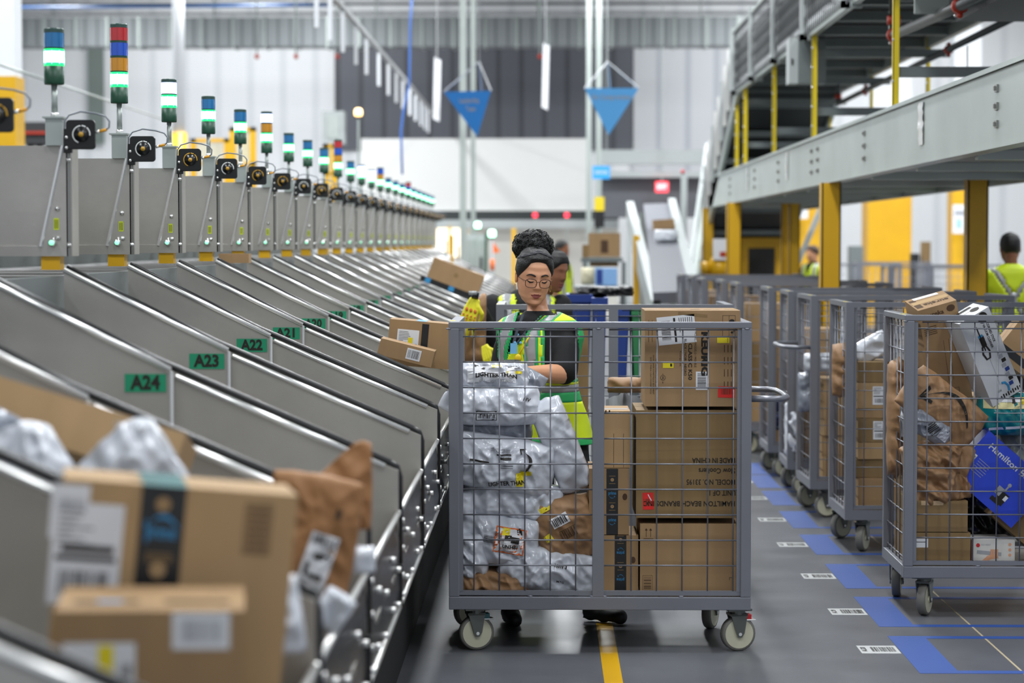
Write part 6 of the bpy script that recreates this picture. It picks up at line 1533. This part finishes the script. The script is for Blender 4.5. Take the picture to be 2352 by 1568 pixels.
# ------------------------------------------------------------------ simple figures further off
def figure(label, X, Y, rz, H, skin='skin', hair='hair', shirt='shirt_black', arms=None, vest=None, pants='trouser', beard=False, tilt=0, sleeve=.9, extra=None, glove=None, hairoff=.012, vcol=None, shw=1.0, hoff=(0, 0), yaw=0):
    t = thing('person', label, 'person', (X, Y, 0), (0, 0, rz)); k = H / 1.70; hcz = (H - .125 * k)
    A = arms or [((.20, -.02, 1.10), (.23, -.12, .86)), ((-.20, -.02, 1.10), (-.23, -.12, .86))]
    Hm = Matrix.Translation((hoff[0], -.02 * k, hcz + hoff[1])) @ Matrix.Rotation(yaw, 4, 'Z') @ Matrix.Rotation(tilt, 4, 'X') @ Matrix.Diagonal((k, k, k, 1))
    mb = MB(); chainmesh(mb, [(hoff[0], .02, hcz - .04 + hoff[1]), (hoff[0] * .7, .015, hcz - .13 * k), (0, .01, 1.40 * k)], [.05, .05 * k, .06 * k], skin, 12); chainmesh(mb, [(0, .01, 1.35 * k), (0, 0, 1.0 * k)], [.08, .1], skin, 12)
    for s, (el, wr) in zip((1, -1), A):
        sh = Vector((s * .18 * k * shw, .01, 1.37 * k)); el = Vector(el) * k; wr = Vector(wr) * k
        chainmesh(mb, [sh, el, el.lerp(wr, .4), wr], [.05, .042, .038, .026], skin, 12); d = (wr - el).normalized()
        
        if glove != s: hand_mesh(mb, wr, d, Vector((s, -.3, .3)), skin, .5, 1, -s)
    fuse(mb.build('body', t, True), .009, 3)
    mb = MB(); head_mesh(mb, skin, Hm, NU=40, NV=40)
    for s in (-1, 1): mb.ball((s * .074, .008, -.004), (.007, .016, .028), skin, 8, T=Hm)
    mb.build('head', t, True); mb = MB(); hair_mesh(mb, hair, Hm, off=hairoff, hl_f=.066, hl_s=.0, hl_b=-.06, NU=40, NV=16)
    if beard: mb.ball((0, -.045, -.085), (.05, .045, .035), hair, 10, T=Hm)
    mb.build('hair', t, True)
    T_ = [(1.46 * k, 0, .01, .065 * k, .06 * k), (1.43 * k, 0, .01, .11 * k, .08 * k), (1.39 * k, 0, .005, .165 * k * shw, .10 * k), (1.28 * k, 0, 0, .18 * k * shw, .12 * k), (1.1 * k, 0, 0, .16 * k, .115 * k), (.92 * k, 0, 0, .165 * k, .12 * k)]
    mb = MB(); rings(mb, T_, shirt, wr=.03)
    for s, (el, wr) in zip((1, -1), A):
        sh = Vector((s * .175 * k * shw, .01, 1.365 * k)); el = Vector(el) * k; wr = Vector(wr) * k; P = [sh, sh.lerp(el, .5), sh.lerp(el, min(1, sleeve))]; Q = [.066, .064, .060]
        if sleeve > 1: P += [el.lerp(wr, sleeve - 1)]; Q += [.046]
        chainmesh(mb, P, Q, shirt, 12)
    fuse(mb.build('shirt', t, True), .010, 2)
    if vest or vcol:
        mb = MB(); rings(mb, [(z, a, b, rx + .014, ry + .014) for z, a, b, rx, ry in T_[1:]], 'lime', N=72, close=False, matf=vcol, hole=vest, wr=.03)
        o = mb.build('safety_vest', t, True); so = o.modifiers.new('cloth', 'SOLIDIFY'); so.thickness = .004; so.offset = 1
    mb = MB(); chainmesh(mb, [(0, 0, .90 * k), (0, 0, .95 * k)], [.13 * k, .13 * k], pants, 12)
    for s in (1, -1): chainmesh(mb, [(s * .08, 0, .88 * k), (s * .10, -.02, .48 * k), (s * .11, .02, .10)], [.085, .062, .046], pants, 12)
    fuse(mb.build('trousers', t, True), .012, 2)
    for s in (1, -1): mb = MB(); shoe(mb, (s * .11, .03, .01), (s * .13, -.14, .01)); fuse(mb.build('shoe', t, True), .008, 2)
    if extra: extra(t, k)
    return t
def v_hole(c):
    x, z = c.x, c.z
    if c.y < .0 and z > 1.18 and abs(x) < (z - 1.18) * .35: return True
    return z > 1.2 and abs(x) > .155
def v_mat(c):
    if abs(abs(c.x) - .11) < .024 and c.z > 1.0: return 'reflective'
    if .96 < c.z < 1.0: return 'reflective'
    return 'lime'
Y2 = 12.15; x2 = at(1210, 700, Y2).x
def W2(px, py, y=0.0): p = at(px, py, Y2 + y); return (p.x - x2, y, p.z)
k2 = 1.64 / 1.70
def inv(p): return tuple(v / k2 for v in p)
wR_ = W2(1094, 690, -.2)
figure('dark haired woman in black long sleeves and lime vest, half hidden behind the first woman', x2, Y2, 0, 1.64, skin='skin_deep', arms=[(inv(W2(1300, 800, -.05)), inv(W2(1290, 860, -.2))), (inv(W2(1133, 792, -.05)), inv(wR_))],
       sleeve=1.75, vest=v_hole, vcol=v_mat, hairoff=.012, shw=1.12, tilt=.25, hoff=(.140, -.01), yaw=R(55), glove=-1)
# her head is turned right and lies off centre: build the dark bob seen beside the first woman
gl = thing('work_glove', 'yellow and orange work glove with raised wrist strap gripping the paper bag', 'glove', at(1090, 690, 11.62))
mb = MB(); hand_mesh(mb, (.0, -.01, .0), (-.35, -.1, -1), (-.15, -1, .1), 'glove_yellow', .28, 1.08, 1, .25); fuse(mb.build('glove_body', gl, True), .0035, 1)
mb = MB(); mb.tube([(.022, -.012, .026), (-.012, -.014, .034)], .026, 'black_satin', 10, flat=.8); mb.box((-.03, -.045, .03), (.012, -.035, .052), 'reflective'); mb.build('wrist_strap', gl, True)
mb = MB(); d = Vector((-.35, -.1, -1)).normalized(); s_v = d.cross(Vector((-.15, -1, .1))).normalized()
for k in range(4):
    for j in range(4): mb.ball(d * (.085 + j * .017) + s_v * ((k - 1.5) * .022) + Vector((0, -.027 - .000 * j, 0)), (.006, .0045, .005), 'glove_orange', 6)
for k in range(3): mb.ball(d * .055 + s_v * ((k - 1) * .024) + Vector((0, -.026, 0)), (.008, .004, .012), 'glove_orange', 6)
mb.build('grip_pad', gl, True)
gl = thing('work_glove', 'yellow glove finger showing low between the paper bag and the vest', 'glove', at(1120, 818, 11.6))
mb = MB(); hand_mesh(mb, (-.015, .03, .05), (.25, -.4, -.9), (-.5, -.8, .2), 'glove_yellow', .5, .8, 1); fuse(mb.build('glove_body', gl, True), .004, 1)
def bag(u, v, x, z): f = (v + 1) / 2; return (x * (1 - .82 * f) + .058 * f, z)
mailer('tall brown paper bag held up by the yellow glove left of the first woman', at(1082, 752, 11.75), .18, .38, .10, rot=.06, seed=81, mat='kraft_paper', crumple=.6, name='paper_bag', shape=bag, nx=20, nz=30)
mailer('small brown paper flap poking out left of the paper bag', at(1034, 785, 11.6), .09, .14, .03, rot=-.3, seed=82, mat='kraft_paper', crumple=.5, name='paper_mailer', nx=12, nz=14)
def m_mat(c):
    x, z = c.x, c.z
    if c.y > 0 and abs(abs(x) - abs(z - 1.22) * .62) < .022 and z > .9: return 'reflective'
    if .97 < z < 1.0: return 'reflective'
    return 'lime'
figure('man seen from behind in a lime top with grey crossed straps at the right edge', at(2320, 700, 17).x, 17, 0, 1.75, skin='skin_deep', shirt='lime', vcol=m_mat, vest=lambda c: False, shw=1.12, hairoff=.006,
       arms=[((.27, .02, 1.10), (.28, -.12, .88)), ((-.27, .02, 1.10), (-.28, -.12, .88))]).rotation_euler = (0, 0, pi)

figure('bearded man in dark shirt and lime vest far behind the two women', at(1287, 600, 27.5).x, 27.5, R(60), 1.70, skin='skin_deep', vest=v_hole, vcol=v_mat, beard=True, hairoff=.008)
figure('woman with brown hair and lime vest far back beside the wide yellow post', at(1868, 600, 31).x, 31, R(-50), 1.62, hair=M('hair_brown', '#3a251b', .6), vest=v_hole, vcol=v_mat, hairoff=.016)
